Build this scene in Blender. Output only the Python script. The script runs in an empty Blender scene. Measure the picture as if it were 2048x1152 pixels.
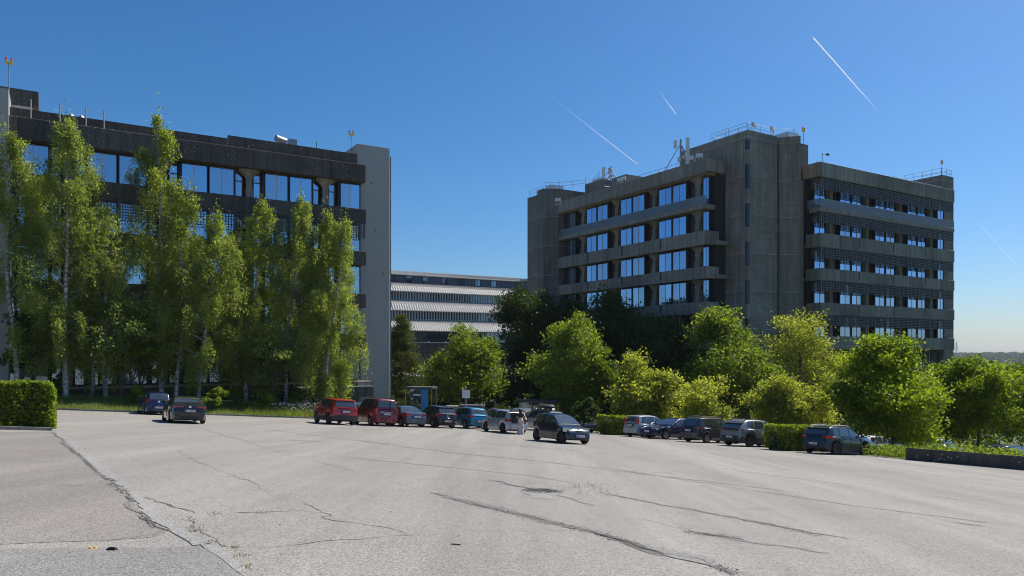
import bpy, math, random
import numpy as np
from mathutils import Vector, Matrix
random.seed(7); RNG = np.random.default_rng(7)
SC = bpy.context.scene
COL = SC.collection
R = math.radians

# ------------------------------------------------------------------ camera, sky, sun, exposure
CAMZ = 1.7; FPX = 1465.0; HORY = 703.0          # eye height, focal length and horizon row in photo pixels
cam = bpy.data.cameras.new('camera'); camo = bpy.data.objects.new('camera', cam); COL.objects.link(camo)
camo.location = (0, 0, CAMZ); camo.rotation_euler = (R(90), 0, 0)
cam.sensor_width = 36; cam.lens = FPX / 2048 * 36; cam.shift_y = (HORY - 576) / 2048
cam.clip_start = .1; cam.clip_end = 90000
SC.camera = camo
SUN_AZ, SUN_EL = 56, 52                          # degrees right of the view, degrees above the horizon
world = bpy.data.worlds.new('World'); SC.world = world; world.use_nodes = True
wn = world.node_tree; wn.nodes.clear()
sky = wn.nodes.new('ShaderNodeTexSky'); sky.sky_type = 'NISHITA'; sky.sun_disc = False
sky.sun_elevation = R(SUN_EL); sky.sun_rotation = R(SUN_AZ); sky.altitude = 0
sky.air_density = 1.0; sky.dust_density = .8; sky.ozone_density = 10
bg = wn.nodes.new('ShaderNodeBackground'); bg.inputs['Strength'].default_value = .09
wo = wn.nodes.new('ShaderNodeOutputWorld')
hs = wn.nodes.new('ShaderNodeHueSaturation'); hs.inputs['Saturation'].default_value = 1.15; hs.inputs['Hue'].default_value = .497
wn.links.new(sky.outputs[0], hs.inputs['Color']); wn.links.new(hs.outputs[0], bg.inputs[0]); wn.links.new(bg.outputs[0], wo.inputs[0])
sl = bpy.data.lights.new('sun', 'SUN'); sl.energy = 5.0; sl.angle = R(.53); sl.color = (1, .95, .87)
so = bpy.data.objects.new('sun', sl); COL.objects.link(so)
sdir = Vector((math.sin(R(SUN_AZ)) * math.cos(R(SUN_EL)), math.cos(R(SUN_AZ)) * math.cos(R(SUN_EL)), math.sin(R(SUN_EL))))
so.rotation_euler = sdir.to_track_quat('Z', 'Y').to_euler(); so.location = (40, 30, 60)
SC.view_settings.view_transform = 'Standard'; SC.view_settings.look = 'None'
SC.view_settings.exposure = 0.38; SC.view_settings.gamma = 1
SC.render.engine = 'CYCLES'; SC.cycles.use_denoising = True; SC.cycles.filter_width = 1.05
SC.cycles.max_bounces = 8; SC.cycles.transparent_max_bounces = 12; SC.cycles.volume_bounces = 1
SC.cycles.sample_clamp_indirect = 6; SC.cycles.caustics_reflective = False; SC.cycles.caustics_refractive = False

# ------------------------------------------------------------------ frames and pixel helpers
TH = R(31.7); U = Vector((math.cos(TH), math.sin(TH), 0)); V = Vector((-math.sin(TH), math.cos(TH), 0))
def W(a, b, z=0.0): return Vector((U.x*a + V.x*b, U.y*a + V.y*b, z))      # facade frame -> world
def AB(x, y): return (U.x*x + U.y*y, V.x*x + V.y*y)
def G(x, y): return -0.05*x - 0.0757*y                                    # the sloping car park
GN = Vector((.05, .0757, 1)).normalized()
def gp(px, py, dz=0.0):                                                    # pixel -> point on the car park
    dx = (px - 1024) / FPX
    t = CAMZ / ((py - HORY) / FPX - .05*dx - .0757)
    return Vector((dx*t, t, G(dx*t, t) + dz))
def on_b(px, b):                                                           # pixel column -> a on the plane b
    dx = (px - 1024) / FPX; t = b / (V.x*dx + V.y); return t*(U.x*dx + U.y)
def on_a(px, a):
    dx = (px - 1024) / FPX; t = a / (U.x*dx + U.y); return t*(V.x*dx + V.y)
def at(px, py, t): return Vector(((px-1024)/FPX*t, t, CAMZ + (HORY-py)/FPX*t))
def sstep(x, a, b):
    t = min(1, max(0, (x-a)/(b-a))); return t*t*(3-2*t)

# ------------------------------------------------------------------ materials
def nmat(name):
    m = bpy.data.materials.new(name); m.use_nodes = True
    nt = m.node_tree; return m, nt, nt.nodes['Principled BSDF']
def N(nt, t, **kw):
    n = nt.nodes.new(t)
    for k, v in kw.items():
        if k in n.inputs: n.inputs[k].default_value = v
        else: setattr(n, k, v)
    return n
def ramp(nt, fac, stops):
    r = nt.nodes.new('ShaderNodeValToRGB'); e = r.color_ramp.elements
    while len(e) < len(stops): e.new(.5)
    for el, (p, c) in zip(e, stops):
        el.position = p; el.color = (c if len(c) == 4 else (*c, 1)) if not isinstance(c, (int, float)) else (c, c, c, 1)
    nt.links.new(fac, r.inputs[0]); return r.outputs[0]
def mixc(nt, f, a, b, mode='MIX'):
    m = nt.nodes.new('ShaderNodeMix'); m.data_type = 'RGBA'; m.blend_type = mode
    for s, v in ((0, f), (6, a), (7, b)):
        if hasattr(v, 'is_linked'): nt.links.new(v, m.inputs[s])
        else: m.inputs[s].default_value = v if s == 0 or len(v) == 4 else (*v, 1)
    return m.outputs[2]
def mth(nt, op, a, b=0.0):
    m = nt.nodes.new('ShaderNodeMath'); m.operation = op
    for s, v in ((0, a), (1, b)):
        if hasattr(v, 'is_linked'): nt.links.new(v, m.inputs[s])
        else: m.inputs[s].default_value = v
    return m.outputs[0]
def noise(nt, scale, vec=None, detail=4, rough=.6):
    n = N(nt, 'ShaderNodeTexNoise', Scale=scale, Detail=detail, Roughness=rough)
    if vec is not None: nt.links.new(vec, n.inputs['Vector'])
    return n.outputs['Fac']
def coords(nt, scale=(1, 1, 1), rot=0.0, which='Object'):
    c = nt.nodes.new('ShaderNodeTexCoord'); m = nt.nodes.new('ShaderNodeMapping')
    m.inputs['Scale'].default_value = scale; m.inputs['Rotation'].default_value = (0, 0, rot)
    nt.links.new(c.outputs[which], m.inputs['Vector']); return m.outputs[0]
def worldpos(nt, scale=(1, 1, 1), rot=0.0):
    c = nt.nodes.new('ShaderNodeNewGeometry'); m = nt.nodes.new('ShaderNodeMapping')
    m.inputs['Scale'].default_value = scale; m.inputs['Rotation'].default_value = (0, 0, rot)
    nt.links.new(c.outputs['Position'], m.inputs['Vector']); return m.outputs[0]
def bump(nt, bs, h, dist=.02, strength=.5):
    b = N(nt, 'ShaderNodeBump', Strength=strength, Distance=dist); nt.links.new(h, b.inputs['Height'])
    nt.links.new(b.outputs[0], bs.inputs['Normal'])

def simple(name, col, rough=.6, metal=0.0, var=.12, scale=3.0, coat=0.0):
    m, nt, bs = nmat(name)
    n = noise(nt, scale, worldpos(nt))
    c = mixc(nt, n, tuple(x*(1-var) for x in col), tuple(min(1, x*(1+var)) for x in col))
    nt.links.new(c, bs.inputs['Base Color']); bs.inputs['Roughness'].default_value = rough
    bs.inputs['Metallic'].default_value = metal; bs.inputs['Coat Weight'].default_value = coat
    return m

def asphalt(name, base, warm, dark=0.0):
    m, nt, bs = nmat(name)
    p = worldpos(nt)
    band = noise(nt, 1.0, worldpos(nt, (.55, .035, .2), -TH), 5, .65)        # lanes laid along the fall line
    blot = noise(nt, .35, p, 6, .62)
    mid = noise(nt, 6, p, 5, .7)
    fine = noise(nt, 58, p, 3, .85)
    vor = N(nt, 'ShaderNodeTexVoronoi', Scale=70.0); nt.links.new(p, vor.inputs['Vector'])
    c = mixc(nt, ramp(nt, band, [(.36, 0), (.64, 1)]), tuple(x*.77 for x in base), tuple(x*1.08 for x in base))
    fl = noise(nt, 1.0, worldpos(nt, (2.2, .09, .2), -TH), 4, .6); c = mixc(nt, ramp(nt, fl, [(.50, 0), (.72, .5)]), c, tuple(x*.74 for x in base))
    oil = noise(nt, .9, p, 3, .55); c = mixc(nt, ramp(nt, oil, [(.60, 0), (.74, .5)]), c, tuple(x*.62 for x in base))
    c = mixc(nt, ramp(nt, blot, [(.42, 0), (.68, .55)]), c, warm)
    c = mixc(nt, ramp(nt, mid, [(.3, .0), (.75, .22)]), c, tuple(x*.62 for x in base))
    c = mixc(nt, 1.0, c, ramp(nt, fine, [(.30, .30), (.5, 1.0), (.70, 1.6)]), 'MULTIPLY')
    st = N(nt, 'ShaderNodeTexVoronoi', Scale=44.0); nt.links.new(p, st.inputs['Vector'])
    sel = mth(nt, 'GREATER_THAN', N_sep(nt, st.outputs['Color']), .66)
    chips = mth(nt, 'MULTIPLY', sel, mth(nt, 'LESS_THAN', st.outputs['Distance'], .33))
    c = mixc(nt, mth(nt, 'MULTIPLY', chips, .7), c, (.05, .05, .052))
    sel2 = mth(nt, 'LESS_THAN', N_sep(nt, st.outputs['Color']), .14)
    chips2 = mth(nt, 'MULTIPLY', sel2, mth(nt, 'LESS_THAN', st.outputs['Distance'], .3))
    c = mixc(nt, mth(nt, 'MULTIPLY', chips2, .45), c, (.46, .44, .41))
    gr = noise(nt, 24, p, 2, .7); c = mixc(nt, 1.0, c, ramp(nt, gr, [(.3, .74), (.5, 1.0), (.7, 1.2)]), 'MULTIPLY')
    sp = N(nt, 'ShaderNodeTexVoronoi', Scale=17.0); nt.links.new(p, sp.inputs['Vector'])
    sk = mth(nt, 'MULTIPLY', mth(nt, 'GREATER_THAN', N_sep(nt, sp.outputs['Color']), .72), mth(nt, 'LESS_THAN', sp.outputs['Distance'], .20)); c = mixc(nt, mth(nt, 'MULTIPLY', sk, .6), c, (.08, .075, .07))
    nt.links.new(c, bs.inputs['Base Color']); bs.inputs['Roughness'].default_value = .88
    bs.inputs['Specular IOR Level'].default_value = .25
    h = mixc(nt, .5, fine, vor.outputs['Distance'])
    bump(nt, bs, h, .012, .7)
    return m
def N_sep(nt, col):
    s = nt.nodes.new('ShaderNodeSeparateColor'); nt.links.new(col, s.inputs[0]); return s.outputs[0]

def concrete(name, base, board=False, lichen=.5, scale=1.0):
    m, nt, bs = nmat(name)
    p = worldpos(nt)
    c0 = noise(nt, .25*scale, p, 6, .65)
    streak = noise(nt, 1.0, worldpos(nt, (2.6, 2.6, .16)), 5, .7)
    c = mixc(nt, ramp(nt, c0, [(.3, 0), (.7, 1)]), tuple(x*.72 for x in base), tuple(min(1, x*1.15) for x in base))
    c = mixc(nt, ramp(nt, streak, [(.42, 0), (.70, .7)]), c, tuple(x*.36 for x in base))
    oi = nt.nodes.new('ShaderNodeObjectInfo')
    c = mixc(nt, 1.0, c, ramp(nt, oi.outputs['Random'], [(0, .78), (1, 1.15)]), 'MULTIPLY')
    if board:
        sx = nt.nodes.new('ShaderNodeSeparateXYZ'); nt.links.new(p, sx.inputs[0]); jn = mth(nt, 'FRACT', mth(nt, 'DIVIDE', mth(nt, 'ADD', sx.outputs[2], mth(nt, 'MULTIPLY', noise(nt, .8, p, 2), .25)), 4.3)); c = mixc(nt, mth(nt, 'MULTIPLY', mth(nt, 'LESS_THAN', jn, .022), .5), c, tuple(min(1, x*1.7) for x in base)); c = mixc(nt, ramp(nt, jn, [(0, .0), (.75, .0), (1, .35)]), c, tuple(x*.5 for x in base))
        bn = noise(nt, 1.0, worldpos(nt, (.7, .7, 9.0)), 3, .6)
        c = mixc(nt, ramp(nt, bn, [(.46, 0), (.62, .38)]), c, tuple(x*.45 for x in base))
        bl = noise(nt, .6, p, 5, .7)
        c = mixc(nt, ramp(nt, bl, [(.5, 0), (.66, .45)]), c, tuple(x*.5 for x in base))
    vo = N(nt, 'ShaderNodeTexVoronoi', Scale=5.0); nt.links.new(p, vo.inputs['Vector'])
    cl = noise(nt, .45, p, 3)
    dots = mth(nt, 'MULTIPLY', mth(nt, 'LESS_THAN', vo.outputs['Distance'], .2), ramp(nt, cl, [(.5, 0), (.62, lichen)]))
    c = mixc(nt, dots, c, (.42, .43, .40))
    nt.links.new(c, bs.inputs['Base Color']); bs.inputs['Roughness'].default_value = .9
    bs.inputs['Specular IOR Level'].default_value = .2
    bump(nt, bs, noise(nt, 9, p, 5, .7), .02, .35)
    return m

def glass(name, tint, inside, refl=.62, curtains=.5):
    """coated window glass: strong mirror of the sky over a dim interior with curtains drawn in some panes"""
    m, nt, bs = nmat(name)
    oi = nt.nodes.new('ShaderNodeObjectInfo')
    st = noise(nt, 1.0, coords(nt, (9, 9, .05)), 3, .7)
    cur = ramp(nt, st, [(.35, .10), (.65, .26)])
    on = mth(nt, 'LESS_THAN', oi.outputs['Random'], curtains)
    c = mixc(nt, on, inside, cur)
    nt.links.new(c, bs.inputs['Base Color']); bs.inputs['Roughness'].default_value = .7
    g = N(nt, 'ShaderNodeBsdfGlossy', Roughness=.012); g.inputs['Color'].default_value = (*tint, 1)
    wob = noise(nt, .45, worldpos(nt), 1, .3)
    b = N(nt, 'ShaderNodeBump', Strength=.16, Distance=.03); nt.links.new(wob, b.inputs['Height']); nt.links.new(b.outputs[0], g.inputs['Normal'])
    fr = N(nt, 'ShaderNodeFresnel', IOR=1.5)
    f = mth(nt, 'ADD', mth(nt, 'MULTIPLY', fr.outputs[0], 1 - refl), refl)
    f = mth(nt, 'SUBTRACT', f, mth(nt, 'MULTIPLY', on, .14))
    mx = nt.nodes.new('ShaderNodeMixShader'); nt.links.new(f, mx.inputs[0])
    nt.links.new(bs.outputs[0], mx.inputs[1]); nt.links.new(g.outputs[0], mx.inputs[2])
    nt.links.new(mx.outputs[0], nt.nodes['Material Output'].inputs[0])
    return m

def paint(name, col, metal=.35, rough=.32, flake=.15):
    m, nt, bs = nmat(name)
    n = noise(nt, 2.2, coords(nt), 3)
    c = mixc(nt, n, tuple(x*(1-flake) for x in col), tuple(min(1, x*(1+flake)) for x in col))
    dust = noise(nt, 5, coords(nt), 5, .7)
    c = mixc(nt, ramp(nt, dust, [(.5, 0), (.85, .05)]), c, (.22, .2, .17))
    nt.links.new(c, bs.inputs['Base Color'])
    bs.inputs['Metallic'].default_value = metal; bs.inputs['Roughness'].default_value = rough
    bs.inputs['Coat Weight'].default_value = .9; bs.inputs['Coat Roughness'].default_value = .05
    return m

def leafmat(name, c1, c2, trans=.5, hue=.3, gloss=.22):
    m, nt, bs = nmat(name)
    a = nt.nodes.new('ShaderNodeAttribute'); a.attribute_name = 'tone'
    c = mixc(nt, a.outputs['Fac'], c1, c2)
    big = noise(nt, .5, worldpos(nt), 3)
    c = mixc(nt, ramp(nt, big, [(.35, 0), (.7, hue)]), c, tuple(x*.62 for x in c1))
    nt.links.new(c, bs.inputs['Base Color']); bs.inputs['Roughness'].default_value = .55
    bs.inputs['Specular IOR Level'].default_value = gloss
    tr = nt.nodes.new('ShaderNodeBsdfTranslucent')
    tc = mixc(nt, 1.0, c, (1.92, 1.92, .62, 1), 'MULTIPLY')
    nt.links.new(tc, tr.inputs[0])
    mx = nt.nodes.new('ShaderNodeMixShader'); mx.inputs[0].default_value = trans
    nt.links.new(bs.outputs[0], mx.inputs[1]); nt.links.new(tr.outputs[0], mx.inputs[2])
    nt.links.new(mx.outputs[0], nt.nodes['Material Output'].inputs[0])
    return m

M = {}
M['asphalt'] = asphalt('aged asphalt', (.300, .282, .255), (.315, .283, .245))
M['asphalt_pink'] = asphalt('pinkish asphalt', (.255, .234, .212), (.268, .23, .20))
M['asphalt_patch'] = asphalt('newer asphalt', (.25, .238, .222), (.24, .225, .205))
M['asphalt_pale'] = asphalt('pale joint mortar', (.315, .303, .285), (.305, .285, .26))
M['crack'] = simple('crack dirt', (.085, .08, .072), .95, var=.5, scale=20)
M['crack_soft'] = simple('worn asphalt', (.17, .16, .147), .95, var=.35, scale=30)
M['road_paint'] = simple('worn road paint', (.42, .42, .41), .8, var=.2, scale=14)
M['kerb'] = concrete('kerb concrete', (.27, .255, .235), lichen=.3)
M['conc'] = concrete('weathered concrete', (.305, .27, .228))
M['conc_board'] = concrete('board marked concrete', (.285, .252, .212), board=True, lichen=.35)
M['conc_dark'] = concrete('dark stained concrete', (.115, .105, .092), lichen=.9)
M['conc_pale'] = concrete('pale concrete', (.30, .27, .22), lichen=.1)
M['shelter_roof'] = simple('shade darkened shelter roof', (.06, .062, .065), .8)  # roof colour darkened to stand in for shade falling on the shelters
M['conc_soffit'] = concrete('soffit concrete', (.25, .20, .12), lichen=0)
def cladding():
    m, nt, bs = nmat('grey metal cladding')
    st = noise(nt, 1.0, worldpos(nt, (3.5, 3.5, .07)), 5, .7); bl = noise(nt, .3, worldpos(nt), 4)
    c = mixc(nt, ramp(nt, st, [(.42, 0), (.8, .3)]), (.345, .345, .318), (.26, .255, .235)); c = mixc(nt, ramp(nt, bl, [(.4, 0), (.7, .25)]), c, (.42, .42, .39))
    nt.links.new(c, bs.inputs['Base Color']); bs.inputs['Roughness'].default_value = .6; return m
M['grey_panel'] = cladding()
M['alu'] = simple('aluminium trim', (.62, .62, .6), .4, .5, .05)
M['frame_dark'] = simple('dark window frame', (.02, .018, .017), .5)
M['frame_wood'] = simple('brown timber frame', (.10, .045, .02), .6, var=.3)
M['white_bar'] = simple('white glazing bar', (.62, .62, .6), .5)
M['glass'] = glass('reflective window glass', (.60, .80, 1.0), (.012, .014, .016), .72, .55)
M['glass_rb'] = glass('reflective window glass of far block', (.46, .68, 1.0), (.012, .014, .016), .66, .4)
M['glass_dark'] = glass('dark window glass', (.55, .72, .9), (.008, .009, .01), .34, .2)
M['glass_slot'] = simple('deep slot glass', (.012, .017, .026), .3)
M['interior'] = simple('dim interior', (.03, .028, .026), .9)
M['grille'] = simple('grey steel grille', (.13, .135, .145), .55, .4)
M['railing'] = simple('galvanised railing', (.30, .31, .33), .45, .6)
M['zinc'] = simple('zinc roofing', (.52, .505, .47), .6, .15, .14, .6)
M['zinc_seam'] = simple('zinc seam', (.27, .262, .25), .6, .2)
M['blue_clad'] = simple('blue grey cladding', (.105, .13, .18), .5, .3, .12, 1.0)
M['roof_gravel'] = simple('roof gravel', (.2, .19, .18), .95, var=.3)
M['white_paint'] = simple('white paint', (.7, .7, .68), .5)
M['yellow'] = simple('yellow paint', (.75, .5, .05), .5)
M['red_lamp'] = simple('red lamp glass', (.6, .02, .02), .25)
M['soil'] = simple('soil', (.06, .047, .033), .95, var=.4, scale=2)
M['bark'] = simple('grey bark', (.075, .06, .045), .9, var=.5, scale=12)
M['terrain'] = simple('meadow', (.06, .085, .03), .95, var=.4, scale=.05)

def birchbark():
    m, nt, bs = nmat('birch bark')
    p = worldpos(nt, (2.2, 2.2, 5.5))
    n = noise(nt, 1.6, p, 4, .7)
    z = noise(nt, .35, worldpos(nt), 2)
    c = ramp(nt, n, [(.40, (.03, .027, .024)), (.50, (.34, .33, .31)), (.62, (.55, .54, .51))])
    c = mixc(nt, ramp(nt, z, [(.42, 0), (.62, .6)]), c, (.2, .18, .15))
    nt.links.new(c, bs.inputs['Base Color']); bs.inputs['Roughness'].default_value = .8
    return m
M['birch'] = birchbark()
M['leaf_birch'] = leafmat('birch leaf', (.12, .165, .035), (.34, .385, .115), .56)
M['leaf_birch2'] = leafmat('birch leaf with catkins', (.125, .17, .045), (.34, .385, .14), .56)
M['leaf_lime'] = leafmat('lime leaf', (.065, .11, .014), (.25, .31, .05), .50)
M['leaf_gold'] = leafmat('young golden leaf', (.12, .155, .025), (.39, .405, .10), .53)
M['leaf_shaded'] = leafmat('maple leaf in painted shade', (.028, .05, .010), (.06, .095, .02), .35)  # darker copy of the leaf colours, with the block's shade put into them
M['leaf_maple'] = leafmat('bright maple leaf', (.07, .12, .010), (.27, .33, .03), .50)
M['leaf_hedge'] = leafmat('hornbeam leaf', (.07, .12, .010), (.27, .33, .04), .5)
M['leaf_beam'] = leafmat('whitebeam leaf', (.08, .13, .03), (.24, .29, .10), .45)
M['needle'] = leafmat('cypress spray', (.038, .058, .012), (.12, .145, .03), .3)
M['grassmat'] = leafmat('dry meadow grass', (.10, .15, .025), (.28, .31, .08), .45)
M['petal'] = simple('white petals', (.8, .8, .78), .7)
M['wood_far'] = leafmat('far wood foliage', (.025, .045, .012), (.07, .095, .028), .0, .4, 0.0)

M['tyre'] = simple('tyre rubber', (.014, .014, .014), .85)
M['rim'] = simple('silver wheel rim', (.42, .42, .43), .35, .8)
M['rim_dark'] = simple('black wheel rim', (.03, .03, .032), .45, .3)
M['plastic'] = simple('dark bumper plastic', (.028, .028, .03), .65)
M['plate'] = simple('number plate', (.72, .72, .72), .5, var=.03)
M['plate_blue'] = simple('number plate blue', (.03, .08, .4), .5)
M['plate_mark'] = simple('number plate figures', (.2, .05, .06), .5)
M['tail_red'] = simple('tail lamp red', (.42, .012, .012), .15, coat=1)
M['lamp_clear'] = simple('clear lamp glass', (.6, .62, .65), .12, .3, coat=1)
M['chrome'] = simple('chrome', (.75, .75, .75), .12, 1)
def carglass():
    m, nt, bs = nmat('car window glass')
    bs.inputs['Base Color'].default_value = (.012, .014, .015, 1); bs.inputs['Roughness'].default_value = .03
    n = noise(nt, 1.3, coords(nt), 3); c = mixc(nt, n, (.012, .015, .015), (.06, .07, .07))
    nt.links.new(c, bs.inputs['Base Color'])
    bs.inputs['IOR'].default_value = 2.0; bs.inputs['Coat Weight'].default_value = .6; bs.inputs['Coat Roughness'].default_value = .02
    return m
M['carglass'] = carglass()

# ------------------------------------------------------------------ mesh helpers
class MB:
    def __init__(s): s.v = []; s.f = []; s.mi = []
    def add(s, vs, fs, mi=0):
        o = len(s.v); s.v += [tuple(p) for p in vs]; s.f += [tuple(i+o for i in f) for f in fs]; s.mi += [mi]*len(fs); return s
    def box(s, x0, x1, y0, y1, z0, z1, mi=0):
        return s.add([(x0,y0,z0),(x1,y0,z0),(x1,y1,z0),(x0,y1,z0),(x0,y0,z1),(x1,y0,z1),(x1,y1,z1),(x0,y1,z1)],
                     [(0,3,2,1),(4,5,6,7),(0,1,5,4),(1,2,6,5),(2,3,7,6),(3,0,4,7)], mi)
    def bar(s, p, q, r, n=6, r2=None, mi=0):
        p, q = Vector(p), Vector(q); d = (q-p).normalized(); r2 = r if r2 is None else r2
        x = d.orthogonal().normalized(); y = d.cross(x)
        vs = [p + (x*math.cos(2*math.pi*i/n) + y*math.sin(2*math.pi*i/n))*r for i in range(n)]
        vs += [q + (x*math.cos(2*math.pi*i/n) + y*math.sin(2*math.pi*i/n))*r2 for i in range(n)]
        fs = [(i, (i+1) % n, n+(i+1) % n, n+i) for i in range(n)] + [tuple(range(n-1, -1, -1)), tuple(range(n, 2*n))]
        return s.add(vs, fs, mi)
    def tube(s, pts, rs, n=7, mi=0):
        o = len(s.v); k = len(pts); pts = [Vector(p) for p in pts]; x = None
        for i, p in enumerate(pts):
            d = (pts[min(k-1, i+1)] - pts[max(0, i-1)]).normalized()
            x = d.orthogonal().normalized() if x is None else (x - d*x.dot(d)).normalized()
            y = d.cross(x)
            s.v += [tuple(p + (x*math.cos(2*math.pi*j/n) + y*math.sin(2*math.pi*j/n))*rs[i]) for j in range(n)]
        fs = [(o+i*n+j, o+i*n+(j+1) % n, o+(i+1)*n+(j+1) % n, o+(i+1)*n+j) for i in range(k-1) for j in range(n)]
        fs += [tuple(o+j for j in range(n-1, -1, -1)), tuple(o+(k-1)*n+j for j in range(n))]
        s.f += fs; s.mi += [mi]*len(fs); return s
    def prism(s, poly, z0, z1, mi=0):
        n = len(poly); vs = [(p[0], p[1], z0) for p in poly] + [(p[0], p[1], z1) for p in poly]
        return s.add(vs, [(i, (i+1) % n, n+(i+1) % n, n+i) for i in range(n)] + [tuple(range(n-1, -1, -1)), tuple(range(n, 2*n))], mi)
    def mesh(s, name, mats, smooth=None):
        me = bpy.data.meshes.new(name); me.from_pydata(s.v, [], s.f)
        for m in (mats if isinstance(mats, (list, tuple)) else [mats]): me.materials.append(M[m] if isinstance(m, str) else m)
        if any(s.mi): me.polygons.foreach_set('material_index', s.mi)
        if smooth: me.shade_smooth(); me.set_sharp_from_angle(angle=R(smooth))
        me.update(); return me
    def build(s, name, mats, parent=None, smooth=None, loc=None):
        return link(name, s.mesh(name, mats, smooth), parent, loc)
def link(name, me, parent=None, loc=None):
    o = bpy.data.objects.new(name, me); COL.objects.link(o)
    if parent is not None: o.parent = parent
    if loc is not None: o.location = loc
    return o
def tag(o, label=None, cat=None, group=None, kind=None):
    for k, v in (('label', label), ('category', cat), ('group', group), ('kind', kind)):
        if v: o[k] = v
    return o
def empty(name, loc=(0, 0, 0), rz=0.0, label=None, cat=None, group=None):
    o = bpy.data.objects.new(name, None); COL.objects.link(o); o.location = loc; o.rotation_euler = (0, 0, rz)
    o.empty_display_size = .3
    return tag(o, label, cat, group)
_bc = {}
def boxo(name, mat, parent, x0, x1, y0, y1, z0, z1, bev=0.0):
    """a box part; boxes of one size and material share a mesh"""
    d = (round(x1-x0, 3), round(y1-y0, 3), round(z1-z0, 3), mat, bev)
    me = _bc.get(d)
    if me is None:
        b = MB()
        if bev:
            hx, hy = d[0]/2, d[1]/2; e = bev
            oct_ = [(-hx+e,-hy),(hx-e,-hy),(hx,-hy+e),(hx,hy-e),(hx-e,hy),(-hx+e,hy),(-hx,hy-e),(-hx,-hy+e)]
            ins = [(x*(1-e/hx) if hx else x, y*(1-e/hy)) for x, y in oct_]
            n = 8; vs = [(x, y, -d[2]/2) for x, y in ins] + [(x, y, -d[2]/2+e) for x, y in oct_] + [(x, y, d[2]/2-e) for x, y in oct_] + [(x, y, d[2]/2) for x, y in ins]
            fs = [(k*n+i, k*n+(i+1) % n, (k+1)*n+(i+1) % n, (k+1)*n+i) for k in range(3) for i in range(n)] + [tuple(range(n-1, -1, -1)), tuple(range(3*n, 4*n))]
            b.add(vs, fs)
        else: b.box(-d[0]/2, d[0]/2, -d[1]/2, d[1]/2, -d[2]/2, d[2]/2)
        me = _bc[d] = b.mesh(name, mat)
    return link(name, me, parent, ((x0+x1)/2, (y0+y1)/2, (z0+z1)/2))
_mc = {}
def cached(key, fn):
    if key not in _mc: _mc[key] = fn()
    return _mc[key]
# ------------------------------------------------------------------ the ground, the car park and its wear
def terrain_z(x, y):
    a, b = AB(x, y)
    yy = y if y < 78 else 78 + 14*(1-math.exp(-(y-78)/14))
    z = -0.05*max(-70, min(90, x)) - 0.0757*max(-60, yy) - .03
    z -= .62*sstep(a, 39.8, 40.3)*sstep(y, 10, 22)                      # the lower parking terrace
    if b > 56.9 and a < 31: z += (.10 + .75*sstep(b, 57.2, 61))*(1-sstep(a, 27.5, 31))*sstep(b, 56.9, 57.15)   # planted bank by the long block
    r = math.hypot(x, y)
    z += -58*sstep(r, 190, 900)
    z += 54*sstep(r, 1250, 2350) + 5*math.sin(x*.004+1)*sstep(r, 1400, 2300)
    if y < 0: z = z*(1-sstep(-y, 40, 300)) + 4*sstep(-y, 40, 300)
    return z
def axis(lo, hi, near_lo, near_hi, step, grow=1.22):
    c = list(np.arange(near_lo, near_hi+1e-6, step)); s = step; x = near_hi
    while x < hi: s *= grow; x = min(hi, x+s); c.append(x)
    s = step; x = near_lo
    while x > lo: s *= grow; x = max(lo, x-s); c.insert(0, x)
    return c
xs = axis(-1500, 3000, -60, 80, 1.0); ys = axis(-600, 3100, -10, 100, 1.0)
tb = MB(); nx = len(xs)
tb.v = [(x, y, terrain_z(x, y)) for y in ys for x in xs]
tb.f = [(j*nx+i, j*nx+i+1, (j+1)*nx+i+1, (j+1)*nx+i) for j in range(len(ys)-1) for i in range(nx-1)]; tb.mi = [0]*len(tb.f)
tag(tb.build('ground', 'terrain', smooth=60), 'grassy ground falling away to the valley and rising to far hills', kind='structure')

def sheet(name, poly, mat, dz, parent=None):
    me = bpy.data.meshes.new(name); me.from_pydata([(p.x, p.y, G(p.x, p.y)+dz) for p in poly], [], [tuple(range(len(poly)))])
    me.materials.append(M[mat]); return link(name, me, parent)
lot = sheet('parking_lot', [W(-40, -45), W(40, -45), W(37.1, 21.6), W(39.8, 21.6), W(39.8, 57), W(-40, 57)][::1], 'asphalt', .0)
tag(lot, 'worn sloping asphalt car park with cracks and lane joints', kind='structure')
road = sheet('road', [W(-5, 57.0), W(39.8, 57.0), W(39.8, 62), W(27.6, 62), W(27.6, 57.02)], 'asphalt_patch', .003)
tag(road, 'asphalt drive behind the parked cars', kind='structure')
def flatsheet(name, pts, mat, z, label):
    me = bpy.data.meshes.new(name); me.from_pydata([(p.x, p.y, terrain_z(p.x, p.y)+z) for p in pts], [], [tuple(range(len(pts)))])
    me.materials.append(M[mat]); return tag(link(name, me), label, kind='structure')
# gridded sheet draped on the terrain (access road, lower terrace)
def drape(name, a0, a1, b0, b1, mat, z, label, step=1.0):
    na, nb = max(2, int((a1-a0)/step)+1), max(2, int((b1-b0)/step)+1); m = MB()
    for j in range(nb):
        for i in range(na):
            p = W(a0+(a1-a0)*i/(na-1), b0+(b1-b0)*j/(nb-1)); m.v.append((p.x, p.y, terrain_z(p.x, p.y)+z))
    m.f = [(j*na+i, j*na+i+1, (j+1)*na+i+1, (j+1)*na+i) for j in range(nb-1) for i in range(na-1)]; m.mi = [0]*len(m.f)
    return tag(m.build(name, mat, smooth=60), label, kind='structure')
drape('access_road', 28, 58, 62, 122, 'asphalt_patch', .06, 'shaded access road between the two blocks')
drape('lower_parking_lot', 40.4, 62, -6, 52, 'asphalt', .05, 'lower parking terrace behind the low wall')

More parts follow.
